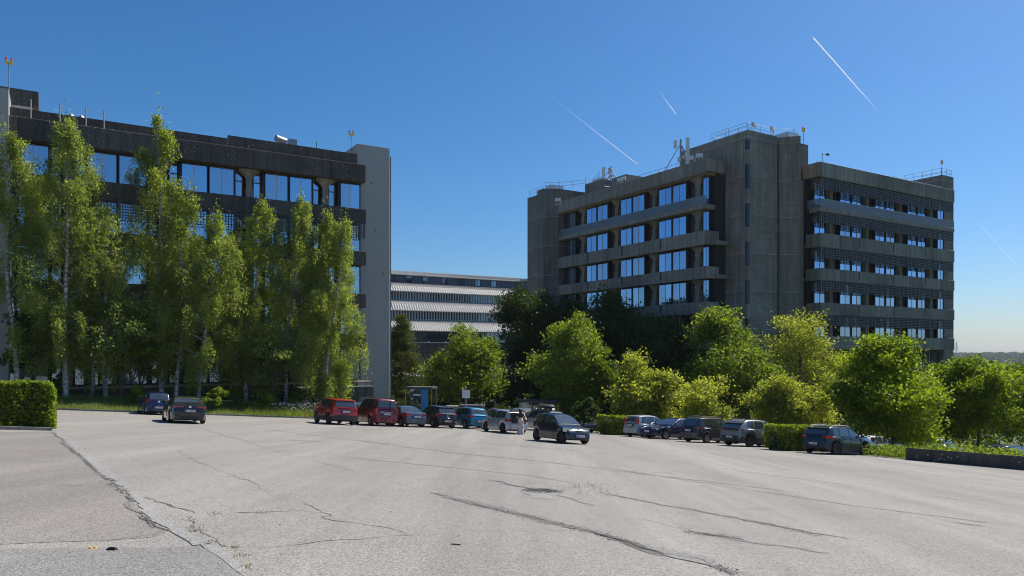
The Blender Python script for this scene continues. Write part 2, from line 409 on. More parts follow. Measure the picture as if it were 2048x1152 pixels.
def crack(pts, w, mat='crack', jag=.05, dz=.004, name='crack', prob=1.0, step=.12):
    """an irregular run of thin broken strips along a pixel polyline on the car park"""
    P = [gp(*p) for p in pts]; line = []
    for p, q in zip(P, P[1:]):
        n = max(2, int((q-p).length/step)); line += [p.lerp(q, i/n) for i in range(n)]
    line.append(P[-1]); m = MB(); k = len(line); run = []
    def flush():
        if len(run) > 1:
            o = len(m.v); m.v.extend(tuple(v) for pr in run for v in pr)
            m.f.extend((o+2*i, o+2*i+1, o+2*i+3, o+2*i+2) for i in range(len(run)-1)); m.mi.extend([0]*(len(run)-1))
        run.clear()
    wide = w > .055 and 'paint' not in mat; ns = max(3, int(w/.02)) if wide else 1
    base = []; off = 0
    for i in range(k): off = off*.8 + random.gauss(0, jag*.8); base.append(off)
    for st in range(ns):
        sh = random.uniform(-.5, .5)*w if wide else 0; o2 = 0; wv = 1.0; ww = .016 if wide else w*.8; pr = .72 if wide else prob; on = True
        for i, p in enumerate(line):
            d = (line[min(k-1, i+1)]-line[max(0, i-1)]); d.z = 0; d.normalize(); s_ = Vector((-d.y, d.x, 0))
            o2 = o2*.7 + random.gauss(0, .012); wv = min(2.4, max(.1, wv + random.gauss(0, .45)))
            e = min(1, (i+1)/6, (k-i)/6); c = p + s_*(base[i] + sh*e + o2); hw = ww*.5*wv*e + .0015
            l, r = c - s_*hw*random.uniform(.3, 1.7), c + s_*hw*random.uniform(.3, 1.7)
            if random.random() < (.25 if on else .35) and (wide or pr < 1): on = random.random() < pr
            if not on: flush(); continue
            run.append(((l.x, l.y, G(l.x, l.y)+dz+st*.0004), (r.x, r.y, G(r.x, r.y)+dz+st*.0004)))
        flush()
    return m.build(name, mat, lot)
def patch(pts, mat, dz, jag=.0, name='asphalt_patch'):
    P = [gp(*p) for p in pts]; line = []
    for p, q in zip(P, P[1:]+P[:1]):
        n = max(1, int((q-p).length/.25)) if jag else 1
        line += [p.lerp(q, i/n) + Vector((random.gauss(0, jag), random.gauss(0, jag), 0)) for i in range(n)]
    return sheet(name, line, mat, dz, lot)
edgeL = [(103, 864), (135, 890), (165, 920), (205, 955), (240, 975), (270, 1010), (285, 1035), (340, 1060)]
patch([(-60, 864)] + edgeL + [(300, 1076), (-60, 1092)], 'asphalt_pink', .004, .02)
patch([(-80, 1098), (150, 1098), (300, 1096), (398, 1092), (432, 1108), (470, 1130), (505, 1160), (505, 1200), (-80, 1200)], 'asphalt_patch', .005, .02)
patch([(398, 1089), (425, 1092), (460, 1112), (520, 1165), (500, 1165), (440, 1114), (410, 1098)], 'asphalt_pale', .009, .01, 'mortar_strip')
patch([(105, 864), (122, 866), (160, 894), (205, 930), (245, 962), (300, 1005), (350, 1050), (420, 1088), (398, 1092), (345, 1066), (290, 1030), (245, 974), (205, 950), (160, 912), (130, 884)], 'asphalt_pale', .009, .03, 'mortar_strip')
crack(edgeL, .03, jag=.035, dz=.012, prob=.75); crack(edgeL, .07, 'crack_soft', .04, dz=.010)
crack([(340, 1060), (300, 1072), (250, 1078), (200, 1084)], .02, dz=.012, jag=.012)
crack([(285, 1035), (310, 1055), (345, 1062)], .03, dz=.012, jag=.02)
crack([(210, 971), (250, 971)], .05, dz=.013, jag=.01)
crack([(0, 972), (205, 971)], .008, dz=.012, jag=.008); crack([(0, 1015), (240, 1010)], .006, dz=.012, jag=.008)
crack([(0, 924), (150, 922)], .012, dz=.012, jag=.01); crack([(0, 950), (200, 949)], .01, dz=.012, jag=.01); crack([(0, 904), (140, 903)], .012, dz=.012)
crack([(350, 900), (395, 922), (420, 930), (460, 950), (510, 968), (535, 985)], .03, 'crack_soft', .05)
crack([(280, 993), (340, 1010), (390, 1025), (430, 1027), (520, 1026), (600, 1022), (640, 1026)], .022, jag=.03, prob=.93)
crack([(380, 1040), (400, 1062), (430, 1082), (450, 1092), (530, 1095), (640, 1083), (760, 1073)], .014, jag=.03, prob=.9)
crack([(598, 1005), (640, 1022), (655, 1032), (640, 1035), (700, 1045), (780, 1055), (815, 1068)], .014, jag=.03)
crack([(655, 1078), (790, 1072), (880, 1068), (960, 1064), (1150, 1060)], .010, jag=.02, prob=.85)
crack([(340, 838), (420, 862), (500, 885), (560, 905), (610, 918), (700, 940), (770, 960), (860, 985)], .018, 'crack_soft', .03)
crack([(860, 985), (930, 1003), (1000, 1018), (1060, 1034), (1120, 1050), (1190, 1064)], .05, jag=.05)
crack([(860, 986), (930, 1004), (1000, 1019), (1060, 1035), (1120, 1051), (1190, 1065)], .16, 'crack_soft', .06, dz=.003)
crack([(1190, 1064), (1230, 1075), (1270, 1088), (1330, 1108), (1400, 1122), (1450, 1138), (1500, 1154)], .05, jag=.04, dz=.013)
crack([(1180, 1062), (1230, 1078), (1290, 1096), (1350, 1112), (1420, 1128), (1480, 1150)], .2, 'crack_soft', .05)
patch([(1285, 1090), (1330, 1097), (1390, 1108), (1440, 1122), (1420, 1130), (1350, 1116), (1300, 1100)], 'asphalt_patch', .008, .02)
crack([(975, 960), (1010, 967), (1040, 974), (1075, 980)], .14, 'crack_soft', .05); crack([(985, 962), (1035, 974)], .05, jag=.05, prob=.8)
crack([(1056, 978), (1080, 980), (1120, 984)], .42, 'crack', .05, .006, 'pothole', step=.07); crack([(1050, 977), (1080, 978), (1116, 981)], .10, 'tyre', .03, .012, 'pothole_edge', step=.07)
patch([(1054, 986), (1085, 989), (1112, 990), (1105, 997), (1072, 997)], 'asphalt_pale', .006, .05)
crack([(1115, 990), (1160, 1003), (1190, 1012)], .10, 'crack_soft', .06, prob=.9)
crack([(1200, 985), (1300, 1005), (1380, 1020), (1460, 1036), (1560, 1055), (1620, 1066), (1690, 1078)], .14, 'crack_soft', .05)
crack([(1450, 1032), (1560, 1054), (1650, 1073)], .045, jag=.05, prob=.85)
crack([(1270, 1036), (1340, 1050), (1390, 1064)], .03, 'crack_soft', .04); crack([(1380, 1064), (1420, 1070), (1490, 1078)], .16, jag=.05, prob=.9)
crack([(1390, 1066), (1440, 1073), (1560, 1092), (1700, 1112)], .05, 'crack_soft', .05, prob=.85)
crack([(1905, 1045), (1935, 1049), (1962, 1053)], .10, jag=.03); crack([(1660, 1006), (1780, 1020), (1905, 1044), (2048, 1066)], .03, 'crack_soft', .03, prob=.9)
crack([(1340, 927), (1460, 937), (1560, 950), (1700, 968), (1830, 985), (1955, 1003)], .06, 'road_paint', .01, .005, name='worn_paint_line')
crack([(1345, 930), (1460, 940), (1560, 953), (1700, 971), (1830, 988), (1955, 1005)], .02, 'crack_soft', .01)
crack([(640, 905), (760, 922), (900, 935), (1050, 950), (1160, 968)], .05, 'crack_soft', .02); crack([(1180, 930), (1400, 965), (1700, 1010), (2048, 1055)], .035, 'crack_soft', .02)
crack([(700, 880), (900, 905), (1100, 925), (1300, 950), (1600, 985)], .10, 'crack_soft', .03, prob=.75)
crack([(930, 885), (1050, 893), (1150, 902), (1230, 908)], .14, 'crack_soft', .04, prob=.8); crack([(870, 868), (896, 870)], .3, 'road_paint', .02, name='worn_paint_line')
crack([(520, 858), (640, 872), (800, 890)], .10, 'crack_soft', .04, prob=.7); crack([(560, 880), (660, 884)], .16, 'crack_soft', .03)
crack([(1630, 920), (1668, 922)], .14, jag=.05, prob=.7); crack([(1400, 905), (1600, 925), (1900, 960), (2048, 975)], .06, 'crack_soft', .03, prob=.8)
# loose chippings round the pothole, twigs and weeds in the joints
def pebbles(name, spots, n, s0, s1, mat):
    m = MB()
    for _ in range(n):
        (cx, cy), (sx, sy) = random.choice(spots)
        p = gp(random.gauss(cx, sx), random.gauss(cy, sy)); r = random.uniform(s0, s1)
        t = [Vector((random.uniform(-1, 1), random.uniform(-1, 1), random.uniform(.3, 1)))*r for _ in range(3)]
        b = [Vector((math.cos(q)*r, math.sin(q)*r, 0)) for q in (random.random(), 2.1, 4.2)]
        m.add([p+x for x in b+t], [(0,1,4,3),(1,2,5,4),(2,0,3,5),(3,4,5)])
    return m.build(name, mat, lot)
tag(pebbles('chippings', [((1090, 982), (22, 3)), ((1170, 972), (25, 4)), ((1200, 978), (40, 6)), ((1150, 985), (60, 8))], 420, .005, .016, 'crack'), kind='stuff')
tag(pebbles('grit', [((400, 1030), (300, 60)), ((1300, 1060), (420, 60)), ((1000, 1010), (400, 60)), ((150, 1020), (150, 60))], 150, .005, .013, 'crack'), kind='stuff')
def grit_along(pts, n, sy, s1): return tag(pebbles('crumbled_edge', [((p[0]+(q[0]-p[0])*k/6, p[1]+(q[1]-p[1])*k/6), (8, sy)) for p, q in zip(pts, pts[1:]) for k in range(6)], n, .004, s1, 'crack'), kind='stuff')
grit_along([(1000, 1019), (1060, 1035), (1120, 1051), (1190, 1065), (1270, 1088), (1400, 1124), (1480, 1150)], 900, 2.6, .013)
grit_along([(1380, 1064), (1420, 1070), (1490, 1078)], 260, 2.0, .012); grit_along([(1450, 1033), (1560, 1055), (1650, 1073)], 260, 1.8, .011); grit_along([(1056, 980), (1118, 984)], 300, 2.2, .018)
grit_along(edgeL, 320, 2.0, .012)
wm = MB()
for _ in range(260):
    cx, cy = random.choice([(380, 1040), (385, 1055), (395, 1062), (420, 1085), (470, 1095), (480, 1110), (490, 1135), (430, 1027), (160, 900), (520, 1025), (105, 858)])
    p = gp(random.gauss(cx, 9), random.gauss(cy, 2.6)); h = random.uniform(.01, .032)
    q = Vector((random.uniform(-.03, .03), random.uniform(-.03, .03), h)); s = Vector((random.uniform(-.008, .008), .006, 0))
    wm.add([p-s, p+s, p+q], [(0, 1, 2)])
tag(wm.build('weeds', 'grassmat', lot), kind='stuff')
for px, py, mt in ((388, 1046, 'asphalt_pale'), (392, 1063, 'asphalt_pale'), (181, 1098, 'yellow'), (190, 1097, 'yellow')):
    p = gp(px, py); m = MB(); n = 7; r = .025
    m.add([(r*math.cos(6.28*i/n), r*.7*math.sin(6.28*i/n), 0) for i in range(n)] + [(r*.6*math.cos(6.28*i/n+.3), r*.4*math.sin(6.28*i/n+.3), .022) for i in range(n)],
          [(i, (i+1) % n, n+(i+1) % n, n+i) for i in range(n)] + [tuple(range(n, 2*n))])
    o = m.build('stone' if mt != 'yellow' else 'fallen_flower', mt, None, 60, p)
    tag(o, {388: 'small pale stone lying farther up the cracked asphalt', 392: 'small pale stone lying nearer on the cracked asphalt', 181: 'left yellow flower head dropped by the dark scrap', 190: 'right yellow flower head dropped by the dark scrap'}[px], 'stone' if mt != 'yellow' else 'flower')
p = gp(222, 1101); m = MB(); m.add([(-.05,-.03,0),(.05,-.02,0),(.06,.03,0),(-.04,.03,0),(-.03,-.02,.03),(.04,-.01,.04),(.05,.02,.025),(-.02,.02,.035)], [(0,1,5,4),(1,2,6,5),(2,3,7,6),(3,0,4,7),(4,5,6,7)])
tag(m.build('litter_scrap', 'tyre', None, None, p), 'crumpled black scrap lying on the asphalt', 'litter')
p = gp(913, 1090); m = MB(); m.bar((-.06, 0, .012), (.05, -.02, .012), .008, 5); tag(m.build('twig', 'frame_wood', None, None, p), 'short brown twig lying on the asphalt', 'twig')

# kerbs
def kerb_run(parent_label, p, q, name='kerb', w=.14, h=.13, L=1.0, base=G):
    root = tag(empty(name, (0, 0, 0)), parent_label, kind='structure')
    d = q-p; n = max(1, int(d.length/L)); ang = math.atan2(d.y, d.x); l = d.length/n
    me = cached(('kerb', round(l, 2), w, h), lambda: MB().box(-l/2+.008, l/2-.008, -w/2, w/2, -.12, h).mesh('kerb_stone', 'kerb'))
    for i in range(n):
        c = p.lerp(q, (i+.5)/n); o = link('kerb_stone', me, root, (c.x, c.y, base(c.x, c.y)+random.uniform(-.012, .008)))
        sl = (base(c.x+d.x*.01, c.y+d.y*.01)-base(c.x-d.x*.01, c.y-d.y*.01))/(.02*math.hypot(d.x, d.y))
        o.rotation_euler = (0, -math.atan(sl), ang + random.uniform(-.01, .01))
    return root
kerb_run('concrete kerb along the grassy birch bank', W(-14, 57), W(27.4, 57))
hc = gp(104, 861); ha, hb = AB(hc.x, hc.y)
kerb_run('low concrete kerb in front of the near hedge', W(ha-9, hb-.1), W(ha, hb-.1), h=.12)

# ------------------------------------------------------------------ buildings
class Fac:
    """a facade: x to the viewer's right along the wall, y into the building, z up, in its building's own frame"""
    def __init__(s, bld, ox, oy, rot): s.b, s.ox, s.oy, s.rot = bld, ox, oy, rot; s.c, s.s = math.cos(rot), math.sin(rot)
    def place(s, o, x, y, z): o.location = (s.ox + s.c*x - s.s*y, s.oy + s.s*x + s.c*y, z); o.rotation_euler = (0, 0, s.rot); return o
    def box(s, name, mat, x0, x1, y0, y1, z0, z1, bev=0.0):
        return s.place(boxo(name, mat, s.b, x0, x1, y0, y1, z0, z1, bev), (x0+x1)/2, (y0+y1)/2, (z0+z1)/2)
    def mesh(s, name, key, fn, x, y, z): return s.place(link(name, cached(key, fn), s.b), x, y, z)
    def window(s, x0, x1, y, z0, z1, panes=2, gl='glass', bar='white_bar', fr='frame_dark', fw=.07, transom=0.0):
        w, h = round(x1-x0, 2), round(z1-z0, 2)
        def fm():
            m = MB(); m.box(-w/2, -w/2+fw, 0, .12, -h/2, h/2); m.box(w/2-fw, w/2, 0, .12, -h/2, h/2)
            m.box(-w/2+fw, w/2-fw, 0, .12, -h/2, -h/2+fw); m.box(-w/2+fw, w/2-fw, 0, .12, h/2-fw, h/2)
            if transom: m.box(-w/2+fw, w/2-fw, .01, .11, h/2-transom-fw/2, h/2-transom+fw/2)
            return m.mesh('window', fr)
        o = s.mesh('window', ('win', w, h, fr, fw, transom), fm, (x0+x1)/2, y, (z0+z1)/2)
        iw = (w-2*fw); bw = .05
        for i in range(panes):
            a = -w/2+fw + iw*i/panes; b = a + iw/panes
            zz = [(-h/2+fw, h/2-fw)] if not transom else [(-h/2+fw, h/2-transom-fw/2), (h/2-transom+fw/2, h/2-fw)]
            for q0, q1 in zz:
                p = boxo('pane', gl, o, a + (bw/2 if i else .002), b - (bw/2 if i < panes-1 else .002), .07, .085, q0+.002, q1-.002)
                p.rotation_euler = (random.gauss(0, .0022), 0, random.gauss(0, .003))
            if i: boxo('glazing_bar', bar, o, a-bw/2+.003, a+bw/2-.003, .03, .10, -h/2+fw+.004, h/2-fw-.004)
        return o
def mushroom(h, wtop=1.7, w=.62, d=.6):
    def f():
        m = MB(); f0 = h-.95
        m.box(-w/2, w/2, -d/2, d/2, -h/2, -h/2+f0*.55); m.box(-w*.38, w*.38, -d*.36, d*.36, -h/2+f0*.55+.002, -h/2+f0)
        pr = [(w*.38, f0), (w*.42, f0+.15), (w*.62, f0+.42), (wtop*.44, f0+.74), (wtop*.5, f0+.80), (wtop*.5, h)]; n = 10
        vs = []
        for r, z in pr:
            for i in range(n):
                t = 2*math.pi*(i+.5)/n; vs.append((r*math.cos(t)/math.cos(math.pi/n), r*.62*math.sin(t)/math.cos(math.pi/n), z-h/2))
        m.add(vs, [(k*n+i, k*n+(i+1) % n, (k+1)*n+(i+1) % n, (k+1)*n+i) for k in range(len(pr)-1) for i in range(n)] + [tuple(range(n-1, -1, -1)), tuple(range((len(pr)-1)*n, len(pr)*n))])
        return m.mesh('column', 'conc_pale', 30)
    return f
def grille_mesh(w, h, nx, nz, mat='grille'):
    def f():
        m = MB(); t = .045
        for i in range(nx+1): x = -w/2 + w*i/nx; m.box(x-t/2, x+t/2, -.06, .05, -h/2, h/2)
        for j in range(nz+1): z = -h/2 + h*j/nz; m.box(-w/2, w/2, -.075, .065, z-t/2, z+t/2)
        return m.mesh('sun_grille', mat)
    return f
def rail_run(m, pts, h=1.0, post=1.5, r=.024, mid=.5):
    for p, q in zip(pts, pts[1:]):
        p, q = Vector(p), Vector(q); up = Vector((0, 0, 1))
        for hh in (h, mid): m.bar(p+up*hh, q+up*hh, r, 5)
        n = max(1, int((q-p).length/post))
        for i in range(n+1): c = p.lerp(q, i/n); m.bar(c, c+up*h, r, 5)
    return m
def rotm(o, rz=0.0, rx=0.0): o.rotation_euler = (rx, 0, rz); return o
def floodlight(parent, x, y, z, rz, s=.5):
    def f():
        m = MB(); m.box(-s*.6, s*.6, -.1, .1, .45, .45+s*.75); m.box(-s*.5, s*.5, -.16, -.1, .5, .4+s*.75)
        m.bar((-s*.66, 0, 0), (-s*.66, 0, .6), .025); m.bar((s*.66, 0, 0), (s*.66, 0, .6), .025); m.bar((-s*.66, 0, .02), (s*.66, 0, .02), .03); m.bar((0, 0, -.1), (0, 0, .05), .05)
        return m.mesh('floodlight', 'alu')
    o = link('floodlight', cached(('flood', s), f), parent, (x, y, z)); o.rotation_euler = (.0, 0, rz); return o
def warning_light(loc, h, label):
    r = empty('obstruction_light', loc, TH, label, 'warning light', 'obstruction lights on the roofs')
    MB().bar((0, 0, 0), (0, 0, h), .035, 6).build('pole', 'railing', r)
    b = MB(); b.box(-.24, .24, -.07, .07, h, h+.15); b.box(-.24, -.10, -.06, .06, h+.15, h+.32); b.box(.10, .24, -.06, .06, h+.15, h+.32); b.build('bracket', 'yellow', r)
    for sx in (-.17, .17): MB().tube([(sx, 0, h+.32), (sx, 0, h+.41), (sx, 0, h+.52)], [.07, .065, .03], 8).build('red_lamp', 'red_lamp', r, 40)

# ---- the long block on the left
A0, B0 = 24.2, 65.0
LB = empty('office_block', W(A0, B0, -4.0), TH, 'long dark concrete office block behind the birch trees', 'building')
Z0 = 4.0
F = Fac(LB, 0, 0, 0)
XL = -36.0
PW = 3.35
def panels(F, xa, xb, z0, z1, name, mat, y0=0.0, th=.22, gaps=(), off=0.0, bev=.03):
    x = xb
    while x > xa+.1:
        l = max(xa, x-PW); F.box(name, mat, l+.008, x-.008, y0, y0+th, z0, z1, bev); x = l
LEV = [(14.9, 13.6), (11.0, 9.7), (7.05, 5.75), (3.3, 2.0)]            # parapet tops and bottoms, above the eye line's zero
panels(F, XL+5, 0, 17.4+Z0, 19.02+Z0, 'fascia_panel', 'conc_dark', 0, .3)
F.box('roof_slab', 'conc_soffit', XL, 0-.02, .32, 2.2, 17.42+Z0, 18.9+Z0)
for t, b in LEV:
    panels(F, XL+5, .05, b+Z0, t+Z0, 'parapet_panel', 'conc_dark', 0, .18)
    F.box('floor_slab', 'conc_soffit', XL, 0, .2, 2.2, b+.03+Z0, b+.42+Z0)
F.box('rear_wall', 'interior', XL, 0, 2.0, 14, -1+Z0-4, 19.1+Z0)
# roof upstands
F.box('roof_upstand', 'conc_dark', -11.9, -.4, 1.3, 1.6, 18.9+Z0, 20.28+Z0); F.box('roof_upstand', 'conc_dark', XL+3, -11.95, 1.4, 1.7, 18.9+Z0, 20.02+Z0)
F.box('roof_deck', 'roof_gravel', XL, -.4, 1.75, 14, 19.1+Z0, 19.4+Z0)
F.box('roof_house', 'conc_dark', -29.6, -25.6, 3.2, 8.0, 20.8+Z0, 22.0+Z0); F.box('roof_house_wall', 'white_paint', -29.5, -26.0, 3.4, 7.8, 19.4+Z0, 20.78+Z0)
floors = [(17.4, 14.9), (13.6, 11.0), (9.7, 7.05), (5.75, 3.3), (2.0, -.95)]
cols = [20.65-A0 - 6.7*k for k in range(5)]
for fi, (zt, zb) in enumerate(floors):
    zt += Z0; zb += Z0; h = zt-zb
    gl = 'glass' if fi < 4 else 'glass_dark'
    lo = zb if fi == 4 else zb-.35
    for k, cx in enumerate(cols):
        F.mesh('column', ('mush', round(h, 2)), mushroom(h), cx, 1.0, (zt+zb)/2)
        # recess to the right of the column, then the two big windows to its left
        F.window(cx+.42, cx+1.12, 1.35, lo, zt-.05, 1, gl, fr='frame_wood', transom=.9)
        F.window(cx-1.12, cx-.42, 1.35, lo, zt-.05, 1, gl, fr='frame_wood', transom=.9)
        if k == 0: F.window(cx+1.35, -.25, .75, lo, zt-.04, 2, gl)
        F.window(cx-3.28, cx-1.22, .75, lo, zt-.04, 2, gl); F.window(cx-5.42, cx-3.36, .75, lo, zt-.04, 2, gl)
        F.box('window_jamb', 'frame_dark', cx-1.22, cx-1.14, .72, 1.5, lo, zt-.02); F.box('window_jamb', 'frame_dark', cx-5.56, cx-5.46, .72, 1.5, lo, zt-.02)
        if k == 0: F.box('window_jamb', 'frame_dark', cx+1.18, cx+1.30, .72, 1.5, lo, zt-.02)
    if fi == 1:
        for i in range(10):
            x1 = -.1-3.35*i
            F.mesh('sun_grille', ('gr', 3.2, 1.35), grille_mesh(3.2, 1.35, 14, 6), x1-1.68, .12, zt-.72)
            F.box('grille_post', 'grille', x1-.02, x1+.06, .06, .18, zt-1.4, zt-.01)
# ground storey slab, canopy, basement
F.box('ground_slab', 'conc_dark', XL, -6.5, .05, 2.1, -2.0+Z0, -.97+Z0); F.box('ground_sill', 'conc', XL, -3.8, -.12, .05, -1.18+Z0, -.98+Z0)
F.box('entrance_canopy', 'conc_dark', -6.4, .25, -1.4, 2.0, -2.4+Z0, -1.5+Z0, .03); F.box('canopy_coping', 'alu', -6.45, .0, -1.46, .2, -1.49+Z0, -1.42+Z0)
F.box('canopy_upstand', 'conc', -1.2, .3, -1.2, .6, -1.40+Z0, -1.02+Z0)
for i in range(7):
    x = -8.2-3.35*i; F.window(x-2.6, x, 1.0, -3.6+Z0, -2.05+Z0, 2, 'glass_dark'); F.box('basement_pier', 'conc_dark', x+.02, x+.70, .8, 1.6, -4.6+Z0, -2.02+Z0)
F.box('entrance_wall', 'blue_clad', -4.6, -.5, .4, .7, -5.0+Z0, -2.42+Z0); F.mesh('column', ('mushb',), mushroom(2.6), -6.2, .6, -3.7+Z0)
# grey clad stair towers
F.box('stair_tower', 'grey_panel', 23.84-A0, 26.95-A0, 1.3, 11, -6+Z0, 21.2+Z0)
for i in range(1, 7): F.box('cladding_joint', 'grey_panel', 23.86-A0, 26.93-A0, 1.292, 1.31, -5+4.0*i-.012+Z0, -5+4.0*i+.012+Z0)
for x, zz in ((25.6, 13.2), (24.6, 3.2), (26.4, 9.1), (25.2, 17.6)): F.box('fixing', 'frame_dark', x-.05-A0, x+.05-A0, 1.26, 1.31, zz+Z0, zz+.12+Z0)
F.box('corner_trim', 'alu', 26.96-A0, 27.10-A0, 1.26, 1.6, -6+Z0, 21.1+Z0); F.box('tower_coping', 'alu', 23.8-A0, 27.12-A0, 1.24, 11.05, 21.2+Z0, 21.27+Z0)
F.box('end_wall', 'conc_pale', 26.97-A0, 27.4-A0, 1.7, 13.8, -6+Z0, 20.6+Z0)
F.box('stair_tower', 'grey_panel', -34-2, -3.15-A0-.02, -.3, 8, -6+Z0, 20.85+Z0)
# roof clutter
for px in (62, 120, 172, 208):
    x = on_b(px, 66.3)-A0; MB().bar((x, 1.2, 19+Z0), (x, 1.2, 20.75+Z0), .05, 5).build('vent_pipe', 'railing', LB)
x = on_b(636, 67)-A0; MB().bar((x, 2.4, 19.4+Z0), (x, 2.4, 21.2+Z0), .05).build('vent_pipe', 'railing', LB)
for px in (143, 163): x = on_b(px, 69)-A0; MB().tube([(x-.7, 3.6, 20.0+Z0), (x, 3.6, 20.55+Z0), (x+.7, 3.6, 20.0+Z0)], [.15, .28, .15], 8).build('roof_vent', 'railing', LB)
x = on_b(575, 68)-A0
vt = MB(); vt.tube([(x-.5, 3.4, 19.4+Z0), (x-.5, 3.4, 20.9+Z0)], [.12, .12], 8); vt.tube([(x-1.0, 3.2, 21.2+Z0), (x-.1, 3.5, 21.05+Z0)], [.30, .36], 10); vt.tube([(x+.45, 3.4, 19.4+Z0), (x+.45, 3.4, 20.9+Z0)], [.14, .14], 8); vt.box(x+.2, x+.9, 3.1, 3.8, 20.75+Z0, 21.3+Z0); vt.build('exhaust_cowl', 'railing', LB, 40)
p = W(on_b(708, 68.2), 68.2, 20.9); warning_light(W(23.7, 67.6, 19.42), 2.9, 'yellow and red obstruction light beside the grey stair tower, left block')
warning_light(W(on_b(21, 66.5)-.1, 66.4, 20.0), 3.2, 'yellow and red obstruction light at the far left roof edge')

def balus(w, h=.98):
    m = MB(); m.box(-w/2, w/2, -.03, .03, h/2-.06, h/2); m.box(-w/2, w/2, -.02, .02, -h/2, -h/2+.05); n = int(w/.075)
    for i in range(n+1): x = -w/2 + w*i/n; m.box(x-.017, x+.017, -.02, .02, -h/2, h/2)
    return m.mesh('balcony_railing', 'railing')
# ---- the cross-shaped block on the right
RA, RB_ = 68.0, 54.0
BK = empty('concrete_tower_block', W(RA, RB_, -9.0), TH, 'brutalist concrete block with stair tower and two wings', 'building')
Z1 = 9.0
def rl(a, b): return (a-RA, b-RB_)
FL = Fac(BK, *rl(62.0, 87.5), -math.pi/2)         # left wing, x runs toward the camera side
LWL = 87.5-58.9
LEVR = [(15.4, 13.8), (11.35, 9.96), (7.36, 5.97), (3.5, 1.93), (-.5, -2.0)]
PW = 3.6
panels(FL, 0, LWL, 21.9+Z1, 23.5+Z1, 'fascia_panel', 'conc', 0, .35)
FL.box('roof_slab', 'conc_soffit', 0, LWL-.1, .36, 3.3, 21.75+Z1, 22.1+Z1)
FL.box('fascia_return', 'conc', LWL-.02, LWL+.33, .02, 2.6, 22.05+Z1, 23.48+Z1)
FL.box('balcony_slab', 'conc', 0, LWL+.02, 0, 1.6, 17.9+Z1, 18.4+Z1, .03)
for i in range(8):
    l = LWL-3.6*(i+1); w = 3.56 if l > 0 else 3.56+l
    if w > .3: FL.mesh('balcony_railing', ('brail', round(w, 2)), lambda w=w: balus(w), LWL-3.6*i-w/2-.02, .08, 18.9+Z1)
for t, b in LEVR:
    panels(FL, 0, LWL, b+Z1, t+Z1, 'parapet_panel', 'conc', 0, .2)
    FL.box('floor_slab', 'conc_soffit', 0, LWL, .21, 3.2, b+.04+Z1, b+.44+Z1)
    FL.box('parapet_return', 'conc', LWL+.004, LWL+.2, .02, 2.0, b+.02+Z1, t-.02+Z1); FL.box('landing', 'conc', LWL+.21, LWL+.6, 1.2, 3.2, b+.05+Z1, b+.5+Z1)
FLO = [(21.75, 18.4), (17.9, 15.4), (13.8, 11.35), (9.96, 7.36), (5.97, 3.5), (1.93, -.5)]
for fi, (zt, zb) in enumerate(FLO):
    zt += Z1; zb += Z1; h = zt-zb; lo = zb-.3 if fi else zb+.02
    gl = 'glass_rb'
    for k, cx in enumerate((4.64, 11.95, 19.2, 26.5)):
        FL.mesh('column', ('mushr', round(h, 2)), mushroom(h, 1.9, .75), cx, 1.15, (zt+zb)/2)
        FL.window(cx-.62-.55, cx-.62, 1.5, lo, zt-.06, 1, gl, fr='frame_wood', transom=.8); FL.window(cx-1.55, cx-1.18, 1.5, lo, zt-.06, 1, gl, fr='frame_wood', transom=.8)
        FL.window(cx+.46, cx+.74, 1.5, lo, zt-.06, 1, gl, fr='frame_wood')
        if k < 3:
            FL.window(cx+.8, cx+3.15, .9, lo, zt-.05, 2, gl); FL.window(cx+3.22, cx+5.57, .9, lo, zt-.05, 2, gl)
        else: FL.window(cx+.8, LWL-.25, .9, lo, zt-.05, 2, gl)
        if k == 0: FL.window(.75, 2.95, .9, lo, zt-.05, 2, gl); FL.window(.1, .62, 1.0, lo, zt-.2, 1, gl)
        FL.box('window_jamb', 'frame_dark', cx-1.72, cx-1.58, .86, 1.7, lo, zt-.03)
FL.box('rear_wall', 'interior', -4, LWL-.1, 1.7, 12, -2.0+Z1-8, 22.0+Z1)
FL.box('roof_upstand', 'conc', 0, LWL-.5, 1.6, 2.0, 22.2+Z1, 23.9+Z1); FL.box('roof_deck', 'roof_gravel', -4, LWL, 2.0, 13, 22.2+Z1, 23.3+Z1)
FL.box('base_wall', 'conc_dark', 0, LWL, .6, 1.6, -9.5+Z1, -2.05+Z1)
def poly(name, mat, pts, z0, z1): return MB().prism([rl(*p) for p in pts], z0+Z1, z1+Z1).build(name, mat, BK)
poly('end_tower', 'conc_board', [(62.03, 87.52), (60.1, 88.6), (60.1, 90.2), (70, 90.2), (70, 87.52)], -9.5, 25.5)
poly('end_tower', 'conc_board', [(60.12, 88.75), (60.12, 92.9), (75, 92.9), (75, 90.22), (60.6, 90.22)], -9.5, 24.85)
poly('roof_house', 'conc', [(64.5, 80.5), (64.5, 84.4), (66.8, 86.2), (72, 86.2), (72, 80.5)], 23.3, 25.8); poly('roof_house', 'conc', [(65.2, 76.2), (65.2, 79.2), (72, 79.2), (72, 76.2)], 23.3, 25.7)
